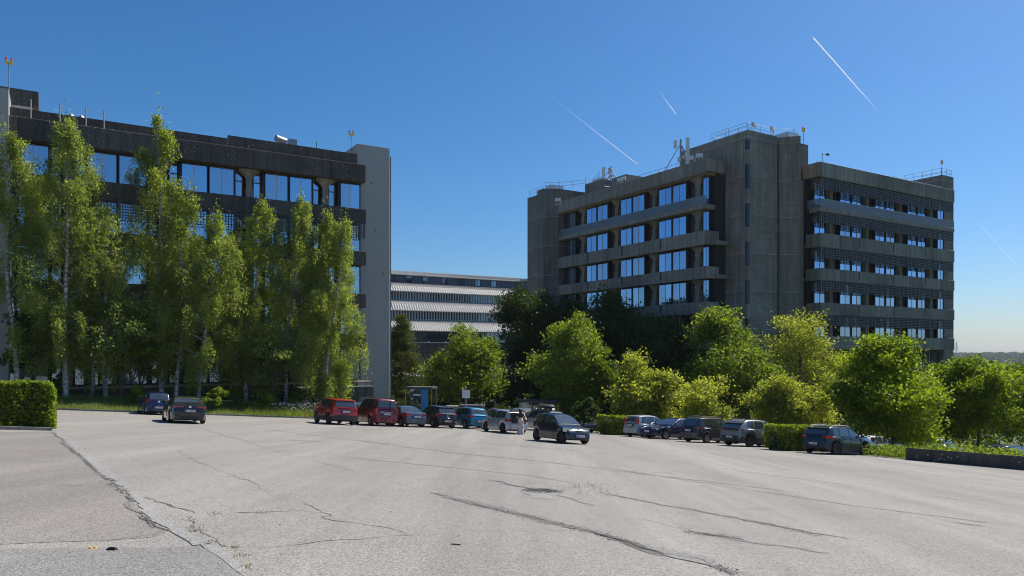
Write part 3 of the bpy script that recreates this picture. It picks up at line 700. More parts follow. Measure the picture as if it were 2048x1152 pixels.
# stair tower at the inner corner
poly('stair_tower', 'conc_board', [(65.4, 55.8), (70.4, 55.8), (70.4, 56.15), (70.75, 56.15), (70.75, 66), (65.4, 66)], -9.5, 26.45)
poly('stair_tower', 'conc_board', [(70.8, 55.75), (72.2, 54.0), (73.0, 55.72), (73.0, 60), (70.8, 60)], -9.5, 26.42); poly('stair_tower', 'conc_board', [(73.02, 55.72), (75.9, 55.72), (75.9, 66), (73.02, 66)], 21.9, 26.3)
FT = Fac(BK, *rl(65.4, 55.8), 0)
for z in (22.6, 18.3, 14.0, 9.7, 5.4, 1.1):
    FT.box('slot_window', 'glass_slot', -.06, .34, -.05, .3, z-2.7+Z1, z+Z1); FT.box('slot_window', 'glass_slot', 5.03, 5.32, .12, .3, z-1.4+Z1, z+1.3+Z1)
    FT.box('slot_spandrel', 'conc_pale', -.05, .33, -.04, .3, z+.02+Z1, z+1.55+Z1)
FT.box('slot_window', 'glass_slot', -.06, .34, -.05, .3, 24.3+Z1, 25.4+Z1)
FT.box('tower_coping', 'alu', -.04, 5.4, -.04, .06, 26.45+Z1, 26.5+Z1)
# inner recess between tower and right wing
FI = Fac(BK, *rl(73.02, 55.6), 0)
for zt, zb in FLO:
    FI.window(.15, 1.0, .1, zb+Z1, zt-.1+Z1, 1, 'glass_dark', fr='frame_wood', transom=1.1); FI.window(1.75, 2.6, .1, zb-.4+Z1, zt-.1+Z1, 1, 'glass_dark', transom=1.1)
    FI.box('recess_spandrel', 'conc', .02, 1.3, .02, .3, zb-1.45+Z1, zb-.02+Z1)
FI.box('recess_pier', 'conc', 1.32, 1.72, -.1, .4, -9+Z1, 21.9+Z1); FI.box('rear_wall', 'interior', 0, 2.9, .4, 3, -9+Z1, 21.9+Z1)
# right wing
FR = Fac(BK, *rl(74.8, 53.1), 0); RWL = 28.7
panels(FR, 0, RWL, 21.9+Z1, 23.6+Z1, 'fascia_panel', 'conc', 0, .35)
FR.box('fascia_return', 'conc_pale', -.3, -.01, .02, 2.3, 21.95+Z1, 23.58+Z1); FR.box('roof_slab', 'conc_soffit', 0, RWL-.05, .36, 2.5, 21.93+Z1, 22.4+Z1)
FR.box('balcony_slab', 'conc', -.2, RWL, 0, 1.6, 17.9+Z1, 18.4+Z1, .03)
for i in range(8):
    w = 3.56 if i < 7 else RWL-25.2-.04; FR.mesh('balcony_railing', ('brail', round(w, 2)), lambda w=w: balus(w), 3.6*i+w/2+.02, .08, 18.9+Z1)
FR.place(link('balcony_railing', cached(('brail', 1.8), lambda: balus(1.8)), BK), -.1, .95, 18.9+Z1).rotation_euler = (0, 0, math.pi/2)
for t, b in LEVR[:4]:
    panels(FR, 0, RWL, b+Z1, t+Z1, 'parapet_panel', 'conc', 0, .2); FR.box('parapet_return', 'conc', -.2, -.004, .02, 2.0, b+.02+Z1, t-.02+Z1)
    FR.box('floor_slab', 'conc_soffit', 0, RWL-.1, .21, 2.5, b+.04+Z1, b+.44+Z1)
for fi, (zt, zb) in enumerate(FLO[:5]):
    zt += Z1; zb += Z1; lo = zb-.3 if fi else zb+.02
    for k, cx in enumerate((3.2, 10.4, 17.6, 24.8)):
        FR.box('pier', 'conc_pale', cx-.3, cx+.3, 1.0, 1.6, zb, zt)
        FR.window(cx+.4, cx+1.95, 1.75, lo, zt-.05, 1, 'glass_dark', fr='frame_wood', transom=.9)
        if k < 3: FR.window(cx+2.1, cx+4.3, 1.3, lo, zt-.04, 2, 'glass_rb'); FR.window(cx+4.45, cx+6.65, 1.3, lo, zt-.04, 2, 'glass_rb')
        else: FR.window(cx+2.1, RWL-.2, 1.3, lo, zt-.04, 2, 'glass_rb')
    FR.window(.4, 2.6, 1.3, lo, zt-.04, 2, 'glass_rb')
    gh = 1.22
    for i in range(13):
        x0 = 1.0+2.4*(i-1) if i else 0.0; x1 = min(RWL-.1, 1.0+2.4*i)
        if x1-x0 < .4: continue
        w = round(x1-x0-.12, 2); FR.mesh('sun_grille', ('gr', w, gh), grille_mesh(w, gh, max(2, round(w/.3)), 6), (x0+x1)/2+.04, .14, zt-gh/2-.02)
        FR.box('grille_post', 'grille', x0-.02, x0+.06, .06, .22, zt-gh-.05, zt-.012)
    o = FR.mesh('sun_grille', ('gr', 1.1, gh), grille_mesh(1.1, gh, 4, 6), -.02, .75, zt-gh/2-.02); o.rotation_euler = (0, 0, math.pi/2)
FR.box('rear_wall', 'interior', .1, RWL-.1, 1.95, 12, -9+Z1, 22.2+Z1); FR.box('roof_deck', 'roof_gravel', 0, RWL, .4, 12, 22.4+Z1, 23.3+Z1)
FR.box('end_pier', 'conc_board', RWL-.15, RWL+1.2, 1.4, 3, -9.5+Z1, 21.85+Z1)
poly('end_tower', 'conc_board', [(104.9, 55.5), (107.9, 55.5), (107.9, 64), (104.9, 64)], -11, 26.4)
# storeys under the right wing, mostly behind the trees
FR.box('plinth_wall', 'conc', 0, RWL+1.0, 2.2, 3.0, -11+Z1, 1.9+Z1)
for i in range(7): FR.window(1+3.8*i, 4.4+3.8*i, 1.9, .3+Z1, 1.8+Z1, 3, 'glass_rb')
FR.box('service_panel', 'frame_dark', 6, 25.6, .9, 1.1, -.9+Z1, .45+Z1)
br = MB()
for x in (19.0, 22.4, 24.5):
    br.bar((x, .8, .45+Z1), (x+1.3, .8, 1.85+Z1), .05); br.bar((x+1.3, .8, .45+Z1), (x, .8, 1.85+Z1), .05)
o = br.build('cross_brace', 'grille', BK); o.location = (FR.ox, FR.oy, 0)
for i in range(6): FR.window(.5+4.7*i, 4.4+4.7*i, 2.0, -4.6+Z1, -2.4+Z1, 3, 'glass_dark')
# roof railings
def br_local(pts): return [Vector((*rl(a, b), z+Z1)) for a, b, z in pts]
def railing(pts, post=1.5): return rail_run(MB(), br_local(pts), post=post).build('roof_railing', 'railing', BK)
railing([(64.1, 62.5, 23.6), (64.1, 79.6, 23.6)], 1.45); railing([(64.1, 79.6, 23.6), (68, 79.6, 23.6)]); railing([(64.6, 84.4, 25.8), (66.8, 86.2, 25.8), (64.2, 80.6, 25.8)])
railing([(60.3, 92.6, 24.85), (60.3, 88.9, 24.85)]); railing([(60.6, 88.8, 25.5), (62.4, 87.8, 25.5), (64.6, 84.4, 25.5)]); railing([(66.6, 56.2, 26.45), (66.6, 62.0, 26.45), (69, 62.0, 26.45)])
railing([(65.7, 61.5, 26.45), (65.7, 56.1, 26.45), (70.2, 56.1, 26.45), (72.3, 55.0, 26.45), (75.5, 56.5, 26.3)], 1.9)
railing([(76.5, 55.0, 23.3), (92, 55.0, 23.3)], 1.6); railing([(92, 54.9, 23.4), (103.4, 54.9, 23.4), (105, 62, 26.0)], 1.45); railing([(105.1, 61, 26.4), (105.1, 55.7, 26.4), (107.7, 55.7, 26.4), (107.7, 60, 26.4)], 1.3)
railing([(66.5, 60.2, 24.6), (66.5, 66, 24.4)], 1.4)
for a, b, z, rz in ((62.3, 61.5, 23.5, -.9), (62.4, 60.2, 23.5, -.9), (62.3, 73.4, 23.5, -1.2), (66.2, 55.6, 26.45, .2), (69.3, 55.6, 26.45, .3), (61.4, 86.8, 23.0, -1.0), (62.4, 74.2, 23.5, -1.3)): floodlight(BK, *rl(a, b), z+Z1, rz, .62)
hb_ = MB(); hb_.box(*[v for v in (71.2-RA, 73.0-RA, 54.9-RB_, 57.0-RB_)], 26.42+Z1, 27.0+Z1); hb_.build('roof_hatch', 'alu', BK)
hb_ = MB(); hb_.box(61.2-RA, 63.4-RA, 88.2-RB_, 89.6-RB_, 25.5+Z1, 26.15+Z1); hb_.build('roof_hatch', 'alu', BK); hb_ = MB(); hb_.box(64.8-RA, 66-RA, 81-RB_, 83-RB_, 25.8+Z1, 26.2+Z1); hb_.build('roof_hatch', 'alu', BK)
MB().bar((75.3-RA, 53.4-RB_, 23.6+Z1), (75.3-RA, 53.4-RB_, 24.7+Z1), .03, 5).bar((75.3-RA, 53.4-RB_, 24.55+Z1), (76.2-RA, 53.4-RB_, 24.7+Z1), .03, 5).box(76.1-RA, 76.5-RA, 53.3-RB_, 53.5-RB_, 24.6+Z1, 24.8+Z1).build('camera_bracket', 'frame_dark', BK)
FL.box('air_unit', 'white_paint', 26.1, 26.9, .55, .95, 1.15+Z1, 1.75+Z1)
warning_light(W(105.6, 55.9, 26.3), 1.8, 'yellow and red obstruction light at the right end of the right block'); warning_light(W(75.4, 56.0, 26.3), 1.6, 'yellow and red obstruction light beside the central stair tower')
# antennas on the roof
def antenna(loc, h, panels_, label, brace=True, k=1.0):
    r = empty('antenna_mast', loc, TH, label, 'antenna', 'antenna masts on the right block')
    m = MB(); m.bar((0, 0, 0), (0, 0, h), .09*k, 7)
    for i in range(int(h/.35)): m.bar((-.18, 0, .3+i*.35), (.18, 0, .3+i*.35), .02, 4)
    m.bar((-.16, 0, 0), (-.16, 0, h*.95), .03, 5); m.build('mast', 'railing', r)
    if brace: MB().bar((0, 0, h*.85), (-.4, 2.3, 0), .05, 6).bar((0, 0, h*.8), (1.6, 0, 0), .05, 6).bar((0, 0, h*.85), (.3, -1.2, 0), .045, 6).build('brace', 'railing', r)
    for (x, y, z0, z1, w) in panels_:
        def f(w=w, l=z1-z0): return MB().prism([(-w/2, -.08), (-w/4, -.16), (w/4, -.16), (w/2, -.08), (w/2, .1), (-w/2, .1)], 0, l).mesh('panel_antenna', 'white_paint')
        o = link('panel_antenna', cached(('ant', w, z1-z0), f), r, (x, y, z0)); o.rotation_euler = (0, 0, -.6)
    MB().box(-.45, -.15, -.2, .1, h*.18, h*.34).box(.1, .4, -.2, .1, h*.3, h*.42).build('radio_unit', 'white_paint', r)
antenna(W(62.5, 63.2, 23.5), 3.3, [(.75, -.35, .35, 3.5, .42), (-.4, .5, 2.3, 3.2, .38)], 'tall antenna mast with two white panels near the stair tower')
antenna(W(66.2, 80.6, 25.7), 2.2, [(-.6, .9, .0, 2.1, .45), (-.2, .2, 1.0, 1.9, .25)], 'shorter antenna mast at the left end of the right block', k=.8)

# ---- the terraced zinc clad building between them
TB = empty('terraced_building', W(52, 125.6, -8), TH, 'terraced building with sloping zinc roofs and ribbon windows', 'building')
ZT = 8.0; FB = Fac(TB, 0, 0, 0); TL0, TL1 = -14.0, 44.0
def zinc(name, y0, z0, y1, z1, x0=TL0, x1=TL1):
    m = MB(); m.add([(x0, y0, z0), (x1, y0, z0), (x1, y1, z1), (x0, y1, z1), (x0, y0+.05, z0-.14), (x1, y0+.05, z0-.14), (x1, y1+.05, z1-.14), (x0, y1+.05, z1-.14)],
                    [(0,1,2,3),(7,6,5,4),(0,4,5,1),(3,2,6,7),(0,3,7,4),(1,5,6,2)])
    n = int((x1-x0)/.5); L = math.hypot(y1-y0, z1-z0); dy, dz = (y1-y0)/L, (z1-z0)/L
    for i in range(n+1):
        x = x0+(x1-x0)*i/n; h = .13; ny, nz = -dz*h, dy*h; w = .05
        m.add([(x-w, y0, z0), (x+w, y0, z0), (x+w, y1, z1), (x-w, y1, z1), (x-w, y0+ny, z0+nz), (x+w, y0+ny, z0+nz), (x+w, y1+ny, z1+nz), (x-w, y1+ny, z1+nz)],
              [(4,5,6,7),(0,1,5,4),(1,2,6,5),(2,3,7,6),(3,0,4,7)], 1)
    return m.build(name, ['zinc', 'zinc_seam'], TB)
def ribbon(y, z0, z1, pitch=.58, mat='white_bar'):
    n = int((TL1-TL0)/ (pitch*8))
    FB.box('rear_wall', 'interior', TL0, TL1, y+.35, y+6, z0-1.2, z1+.6)
    for i in range(n):
        x0 = TL0 + (TL1-TL0)*i/n; x1 = TL0 + (TL1-TL0)*(i+1)/n
        FB.box('window_band', 'glass_dark', x0+.02, x1-.02, y+.2, y+.25, z0, z1)
    m = MB(); k = int((TL1-TL0)/pitch)
    for i in range(k+1): x = TL0 + (TL1-TL0)*i/k; m.box(x-.09, x+.09, y, y+.18, z0, z1)
    m.box(TL0, TL1, y-.02, y+.2, z0-.12, z0-.01)
    tag(m.build('mullion', mat, TB), kind='stuff')
z = lambda v: v+ZT
FB.box('base_wall', 'conc_dark', TL0, TL1, 1.2, 8, -8+ZT, 1.5+ZT); FB.box('parapet', 'conc_dark', TL0, TL1, .4, 1.1, 1.5+ZT, 3.3+ZT, .03); FB.box('coping', 'conc_pale', TL0, TL1, .35, 1.15, 3.31+ZT, 3.42+ZT)
for i in range(16): FB.window(TL0+3.6*i+.2, TL0+3.6*i+3.6, 1.1, 3.45+ZT, 5.0+ZT, 3, 'glass_dark', bar='frame_dark')
ribbon(.9, z(4.95), z(5.75), .9, 'glass_dark'); zinc('zinc_roof', .2, z(5.65), 1.0, z(6.65)); zinc('zinc_roof', 1.02, z(6.66), 3.0, z(7.75))
ribbon(3.0, z(7.9), z(9.6)); zinc('zinc_roof', 2.4, z(9.5), 3.2, z(10.65)); zinc('zinc_roof', 3.22, z(10.66), 5.2, z(11.6))
ribbon(5.2, z(11.75), z(13.4)); zinc('zinc_roof', 4.6, z(13.3), 5.4, z(14.3)); zinc('zinc_roof', 5.42, z(14.31), 7.4, z(15.1))
FB.box('attic_wall', 'blue_clad', TL0, 33, 7.5, 12, 14.6+ZT, 16.75+ZT)
m = MB()
for i in range(60): x = TL0 + .8*i; m.box(x-.03, x+.03, 7.44, 7.5, 15.1+ZT, 16.7+ZT)
tag(m.build('cladding_seam', 'blue_clad', TB), kind='stuff')
zinc('zinc_roof', 7.0, z(16.75), 9.2, z(17.6), TL0, 33.4)
for px in (784, 818, 851, 889, 923, 955, 987):
    x = on_b(px, 133.1)-52; FB.window(x-.65, x+.65, 7.36, 15.25+ZT, 16.55+ZT, 2, 'glass_dark', bar='frame_dark')
# the skewed end of its attic
at2 = MB().prism([(32.6, 7.52), (37.5, .6), (44, .6), (44, 12), (32.6, 12)], 13.0+ZT, 16.75+ZT).build('attic_wall', 'blue_clad', TB)
at3 = MB().prism([(32.3, 7.2), (37.2, .2), (44.3, .2), (44.3, 12.3), (32.3, 12.3)], 16.76+ZT, 17.3+ZT).build('zinc_roof', 'zinc', TB)
MB().bar((32.2, 7.0, 15+ZT), (32.2, 7.0, 18.2+ZT), .05).bar((32.9, 7.0, 15+ZT), (32.9, 7.0, 18.2+ZT), .05).build('roof_ladder', 'alu', TB)
FB.box('chimney', 'conc_pale', -3, .6, 10, 12, 17.2+ZT, 18.4+ZT)
an = MB(); an.bar((-.9, 10.5, 18.4+ZT), (-.9, 10.5, 20.0+ZT), .04); an.bar((-1.4, 10.5, 19.2+ZT), (-.2, 10.5, 19.2+ZT), .03); an.bar((-1.3, 10.5, 19.6+ZT), (-.4, 10.5, 19.6+ZT), .03); an.bar((.1, 10.5, 18.4+ZT), (.1, 10.5, 19.8+ZT), .04); an.build('aerial', 'railing', TB)
for i in range(9): FB.window(TL0+6.2*i+.4, TL0+6.2*i+2.6, 1.12, -4.5+ZT, -1.5+ZT, 2, 'glass_dark', bar='frame_dark')
zinc('zinc_roof', -3.2, z(-2.7), .9, z(-1.2), -14, 10)

for F_, xs_ in ((FL, (7.0, 14.2, 21.4)), (FR, (7.2, 14.4, 21.6))):
    for t, b in LEVR[:4]:
        for x in xs_: F_.box('drain_slot', 'frame_dark', x-.14, x+.14, -.006, .21, b+.35+Z1, t+.006+Z1)
for t, b in LEV:
    for x in (-10.3, -18.4, -25.1): F.box('drain_slot', 'frame_dark', x-.14, x+.14, -.006, .19, b+.3+Z0, t+.006+Z0)
# ------------------------------------------------------------------ vegetation
def unit(n):
    v = RNG.normal(size=(n, 3)); return v/np.linalg.norm(v, axis=1, keepdims=True)
def leaf_mesh(name, c, size, mat, droop=.0, up=.35, aspect=.62, tone=None):
    """one mesh of small folded leaves centred on the points c"""
    n = len(c); d = unit(n); d[:, 2] -= droop; d /= np.linalg.norm(d, axis=1, keepdims=True)
    nn = unit(n); nn[:, 2] += up; s = np.cross(d, nn); s /= np.linalg.norm(s, axis=1, keepdims=True)+1e-9
    nrm = np.cross(s, d)
    L = (size*RNG.uniform(.6, 1.35, n))[:, None]; w = L*aspect*.5
    v = np.empty((n, 4, 3)); v[:, 0] = c-d*L*.5; v[:, 1] = c+s*w+nrm*L*.10; v[:, 2] = c+d*L*.5; v[:, 3] = c-s*w+nrm*L*.10
    me = bpy.data.meshes.new(name); me.vertices.add(n*4); me.vertices.foreach_set('co', v.ravel())
    me.loops.add(n*4); me.loops.foreach_set('vertex_index', np.arange(n*4, dtype=np.int32))
    me.polygons.add(n); me.polygons.foreach_set('loop_start', np.arange(0, n*4, 4, dtype=np.int32))
    at_ = me.attributes.new('tone', 'FLOAT', 'FACE')
    tn = RNG.uniform(0, 1, n) if tone is None else np.clip(tone + RNG.normal(0, .2, n), 0, 1)
    at_.data.foreach_set('value', tn.astype(np.float32))
    me.materials.append(M[mat]); me.update(calc_edges=True); return me
def limb(m, p, q, r0, r1, bend=.12, n=5, droop=0.0, side=6):
    p, q = Vector(p), Vector(q); L = (q-p).length; o = Vector((random.gauss(0, bend), random.gauss(0, bend), random.gauss(0, bend*.5)))*L
    pts = [p.lerp(q, i/n) + o*math.sin(math.pi*i/n) - Vector((0, 0, droop*L*(i/n)**2)) for i in range(n+1)]
    m.tube(pts, [r0+(r1-r0)*(i/n)**.8 for i in range(n+1)], side); return pts
def base_at(px, t, top_y, lower=0.0):
    x = (px-1024)/FPX*t; z = terrain_z(x, t)-lower; return Vector((x, t, z)), CAMZ+(HORY-top_y)/FPX*t - z

def broadleaf(name, label, base, H, rx, mat, trunk_h=.22, n_clump=150, per=150, leaf=.15, shape=(1.0, .55), group=None, bark='bark', gap=.0, lumps=7, ry=None, cat='tree'):
    """trunk with limbs; the crown is lobes, each made of leaf clumps at its shell"""
    root = empty(name, base, random.uniform(0, 6.28), label, cat, group); ry = ry or rx
    m = MB(); h0 = H*trunk_h; r0 = max(.05, .018*H+.03)
    stem = limb(m, (0, 0, -.3), (random.gauss(0, .03*H), random.gauss(0, .03*H), H*.82), r0, r0*.15, .02, 8, 0, 8)
    C = Vector((0, 0, h0+(H-h0)*.5)); hz = (H-h0)*.5
    # lobes
    lob = []
    for i in range(lumps*3):
        d = Vector(unit(1)[0]); f = random.uniform(.42, .95)
        taper = shape[1] + (1-shape[1])*(1-max(0, (d.z*f))) if d.z > 0 else 1.0
        c = C + Vector((d.x*rx*f*taper, d.y*ry*f*taper, d.z*hz*f)); r = random.uniform(.24, .46)*min(rx, hz)
        lob.append((c, r))
    lob.append((C + Vector((random.gauss(0, .1)*rx, random.gauss(0, .1)*ry, hz*.72)), .34*min(rx, hz))); lob.append((C, .5*min(rx, hz)))
    pts = []; tones = []
    lobes = lob[:lumps*2+2] + lob[-2:]
    for k, (c, r) in enumerate(lobes):
        if k < 12: i = random.randint(2, 6); limb(m, stem[i], c, r0*.42*(1-i/9), r0*.06, .08, 5)
        nc = max(5, int(1.35*n_clump/len(lobes)*(r/(.4*min(rx, hz)))**1.3)); lt = RNG.normal(.5, .14)
        dirs = unit(nc); rr = r*RNG.uniform(.5, 1.22, nc)[:, None]
        cc = np.array(c)[None] + dirs*rr*np.array([1, 1, .85])
        for q in cc:
            if random.random() < gap: continue
            nl = int(per*.62*random.uniform(.6, 1.3)); s = .12*min(rx, hz)*random.uniform(.6, 1.25)
            p = q + RNG.normal(size=(nl, 3))*np.array([s, s, s*.62]); pts.append(p); tones.append(np.full(nl, lt+random.gauss(0, .12)))
    P = np.concatenate(pts); T = np.concatenate(tones)
    ok = P[:, 2] > h0*.75; P, T = P[ok], T[ok]
    m.build('trunk', bark, root, 60)
    link('crown', leaf_mesh('crown', P, leaf*1.42, mat, .15, .5, .68, T), root)
    return root

def birch(label, base, H, rad, lean=(0, 0), mat='leaf_birch', strands=460, clear=.16, group='silver birches on the grassy bank', leaf=.135, per=38):
    root = empty('birch_tree', base, 0, label, 'tree', group)
    m = MB(); r0 = .05+.0075*H; top = Vector((lean[0], lean[1], H))
    k = 12; ph = random.uniform(0, 6)
    stem = [Vector((top.x*(i/k)**1.25 + .16*math.sin(ph+i*.7), top.y*(i/k) + .12*math.sin(ph*2+i*.8), -.3+(H+.3)*i/k)) for i in range(k+1)]
    m.tube(stem, [r0*(1-.88*(i/k)**1.1) for i in range(k+1)], 8)
    P, T = [], []; nb = 40
    ends = []
    for b in range(nb):
        f = clear + (1-clear-.02)*((b+random.random())/nb); i = min(k-1, int(f*k)); s = stem[i].lerp(stem[i+1], f*k-i)
        g = (f-clear)/(1-clear); w = 1.72*rad*min(1, .55+1.3*g)*max(.02, 1-g)**.6*random.uniform(.55, 1.15); az = random.uniform(0, 6.28)
        e = s + U*math.cos(az)*w*1.12 + V*math.sin(az)*w*.62 + Vector((0, 0, w*random.uniform(.45, 1.0)+.2))
        pts = limb(m, s, e, r0*.30*(1-f*.75), .012, .06, 6, .28, 5); ends.append((pts, f))
    per_b = max(3, int(strands*1.85)//nb)
    for pts, f in ends:
        tn = random.gauss(.5, .15)
        for _ in range(max(4, int(per_b*(1.2-.6*f)))):
            u = random.uniform(.35, 1)*(len(pts)-1); i = min(len(pts)-2, int(u)); q = np.array(pts[i].lerp(pts[i+1], u-i))
            q = q + RNG.normal(size=3)*.16
            L = random.uniform(.7, 2.6)*(.75+.5*(1-f)); n = int(per*random.uniform(.5, 1.3)); t = RNG.uniform(0, 1, n)
            sw = RNG.normal(size=2)*.16
            c = q[None] + np.stack([sw[0]*t + RNG.normal(0, .11+.04*t, n), sw[1]*t + RNG.normal(0, .11+.04*t, n), .25-L*t], 1)
            P.append(c); T.append(np.full(n, tn+random.gauss(0, .15)))
    for i in range(5, k+1):                                     # leaves round the leader
        n = 90; c = np.array(stem[i])[None] + RNG.normal(size=(n, 3))*np.array([.25, .25, .6]); P.append(c); T.append(np.full(n, .55))
    m.build('trunk', 'birch', root, 60)
    link('crown', leaf_mesh('crown', np.concatenate(P), leaf, mat, .8, .2, .7, np.concatenate(T)), root)
    return root

def on_bank(px, b):
    a = on_b(px, b); p = W(a, b); return Vector((p.x, p.y, terrain_z(p.x, p.y)))
def birch_px(label, px, b, px_top, y_top, rad, **kw):
    p = on_bank(px, b); t = p.y; H = CAMZ+(HORY-y_top)/FPX*t - p.z
    return birch(label, p, H, rad, ((px_top-px)/FPX*t, 0), **kw)
birch_px('birch at the far left, cut by the picture edge', 28, 61.6, 8, 262, 2.5, strands=520)
birch_px('tall birch with catkin-brown crown, second from the left', 132, 61.1, 132, 238, 2.9, mat='leaf_birch2', strands=640)
birch_px('slim birch leaning left of the tallest pointed birch', 182, 62.6, 165, 390, 2.1, strands=380)
birch_px('birch with leaning trunk behind the dark blue car', 216, 61.7, 190, 345, 2.2, mat='leaf_birch2', strands=420)
birch_px('tall pointed birch in the middle of the row', 320, 62.1, 316, 236, 2.3, strands=620)
birch_px('birch with white trunk between the two dark cars', 356, 61.5, 372, 385, 2.2, strands=430)
birch_px('birch right behind the black coupe', 398, 61.1, 440, 432, 2.4, strands=460)
birch_px('thin birch in front of the third column bay', 466, 62.6, 480, 500, 1.8, strands=330)
birch_px('birch leaning right, left of the browner crown', 490, 62.3, 528, 405, 2.3, strands=480)
birch_px('birch with browner catkin crown, third from the right', 568, 62.4, 604, 402, 2.4, mat='leaf_birch2', strands=520)
birch_px('bright birch, second from the right', 634, 61.9, 650, 432, 2.3, strands=520, clear=.08)
birch_px('rightmost birch drooping over the red off-roader', 650, 60.9, 690, 442, 2.7, strands=700, clear=.10)
def small(name, label, px, b, H, r, mat='leaf_beam', n=40, per=110, leaf=.16, grp='young trees among the birches', th=.3, cat='tree'):
    return broadleaf(name, label, on_bank(px, b), H, r, mat, th, n, per, leaf, (1, .7), grp, lumps=4, gap=.1, cat=cat)
small('young_tree', 'leafy young tree among the left birch trunks', 240, 61.3, 7.2, 2.4, n=66)
small('young_tree', 'leafy young tree below the pointed birch', 285, 62.0, 6.2, 2.2, 'leaf_lime', n=60)
small('young_tree', 'leafy young tree left of the red off-roader', 545, 60.5, 6.0, 2.1, n=60)
small('young_tree', 'young tree in the deep shade at the left edge', 60, 62.5, 6.0, 2.6, 'leaf_shaded', n=60)
for px, b, h, r, l in ((275, 59.5, 1.3, .7, 'pale shrub left of the dark blue car'), (430, 58.6, 1.7, 1.0, 'leafy shrub right of the black coupe'), (470, 60.6, 1.4, .9, 'shrub below the thin birch'),
                       (525, 59.6, 1.5, .9, 'shrub at the foot of the leaning birch'), (120, 62, 1.4, 1.0, 'shrub behind the left hedge by the birch trunks'), (663, 59.0, 1.1, .6, 'shrub behind the red off-roader'), (590, 60.8, 1.2, .8, 'shrub beside the white daisies')):
    small('shrub', l, px, b, h, r, 'leaf_lime', 16, 60, .11, 'shrubs on the grassy bank', .1, 'shrub')
# grass and daisies of the bank
n = 46000; aa = RNG.uniform(-14, 27, n); bb = 57.12 + 6.2*RNG.uniform(0, 1, n)**1.4
gx = U.x*aa+V.x*bb; gy = U.y*aa+V.y*bb; gz = np.array([terrain_z(x, y) for x, y in zip(gx, gy)])
hh = RNG.uniform(.06, .26, n)*(1+.8*RNG.uniform(0, 1, n)**4)*(1+.7*(aa > 12))
cc = np.stack([gx, gy, gz], 1); lean_ = RNG.normal(0, .07, (n, 3)); lean_[:, 2] = hh
sd = RNG.normal(0, 1, (n, 3)); sd[:, 2] = 0; sd /= np.linalg.norm(sd, axis=1, keepdims=True); sd *= .013
v = np.stack([cc-sd, cc+sd, cc+lean_], 1)
me = bpy.data.meshes.new('grass'); me.vertices.add(n*3); me.vertices.foreach_set('co', v.ravel()); me.loops.add(n*3); me.loops.foreach_set('vertex_index', np.arange(n*3, dtype=np.int32))
me.polygons.add(n); me.polygons.foreach_set('loop_start', np.arange(0, n*3, 3, dtype=np.int32))
at_ = me.attributes.new('tone', 'FLOAT', 'FACE'); at_.data.foreach_set('value', RNG.uniform(0, 1, n).astype(np.float32)); me.materials.append(M['grassmat']); me.update(calc_edges=True)
tag(link('grass', me), 'rough meadow grass on the bank under the birches', 'grass', kind='stuff')
n = 420; aa = RNG.normal(on_b(612, 59), 1.4, n); bb = 59.2+RNG.normal(0, .8, n); pts = np.array([[*(W(a, b).xy), terrain_z(*W(a, b).xy)+random.uniform(.3, .75)] for a, b in zip(aa, bb)])
tag(link('daisies', leaf_mesh('daisies', pts, .085, 'petal', 0, 1.5, 1.0)), 'white daisies in the tall grass behind the red off-roader', 'flowers', kind='stuff')

# trees below and around the right block
def bl(label, px, t, top, rx, mat, name='broadleaf_tree', lower=0.0, **kw):
    rx *= 1.07; kw['n_clump'] = int(kw['n_clump']*1.35)
    base, H = base_at(px, t, top, lower); return broadleaf(name, label, base, H, rx, mat, **kw)
bl('leafy tree, half in shade, left of the white road sign', 925, 76, 655, 3.6, 'leaf_lime', n_clump=210, per=120, leaf=.19, shape=(1, .5), trunk_h=.2)
bl('dark tree at the left corner of the right block', 1072, 91, 582, 5.3, 'leaf_shaded', 'broadleaf_tree', n_clump=250, per=110, leaf=.24, trunk_h=.12)
bl('dark tree between the two other shaded trees', 1140, 93, 598, 4.8, 'leaf_shaded', 'broadleaf_tree', n_clump=240, per=110, leaf=.24, trunk_h=.12)
bl('dark round tree in front of the left wing windows', 1222, 86, 596, 4.8, 'leaf_shaded', 'broadleaf_tree', n_clump=250, per=110, leaf=.23, trunk_h=.12)
bl('dark tree at the foot of the left wing, nearest the stair tower', 1322, 80, 626, 4.7, 'leaf_shaded', 'broadleaf_tree', n_clump=250, per=110, leaf=.22, trunk_h=.12)
bl('dark low tree in the shade behind the roof box', 1130, 84, 690, 4.3, 'leaf_shaded', 'broadleaf_tree', n_clump=210, per=110, leaf=.22, trunk_h=.12)
bl('tall bright leafy tree with a double top, in the middle', 1150, 71, 645, 3.9, 'leaf_lime', n_clump=250, per=125, leaf=.18, shape=(1, .38), trunk_h=.1)
bl('small bright leafy tree above the near compact car', 1268, 65, 708, 3.2, 'leaf_gold', n_clump=210, per=120, leaf=.165, shape=(1, .5), trunk_h=.08)
bl('broad dark-centred leafy tree left of the golden one', 1440, 72, 628, 4.6, 'leaf_lime', n_clump=300, per=130, leaf=.18, shape=(1, .6), trunk_h=.1)
bl('tall airy golden tree before the stair tower', 1598, 76, 612, 4.3, 'leaf_gold', 'broadleaf_tree', n_clump=250, per=95, leaf=.16, shape=(1, .45), trunk_h=.12, gap=.12)
bl('low leafy sapling above the dark grey people carrier', 1405, 58, 758, 2.5, 'leaf_gold', n_clump=120, per=95, leaf=.14, shape=(1, .4), trunk_h=.06)
bl('low round golden tree behind the grey crossover', 1562, 54, 752, 2.55, 'leaf_gold', n_clump=240, per=115, leaf=.12, shape=(1, .85), trunk_h=.06)
bl('wide tree over the dark green hatchback', 1778, 46, 672, 2.85, 'leaf_maple', 'broadleaf_tree', .1, n_clump=300, per=120, leaf=.14, shape=(1, .5), trunk_h=.12, ry=3.6)
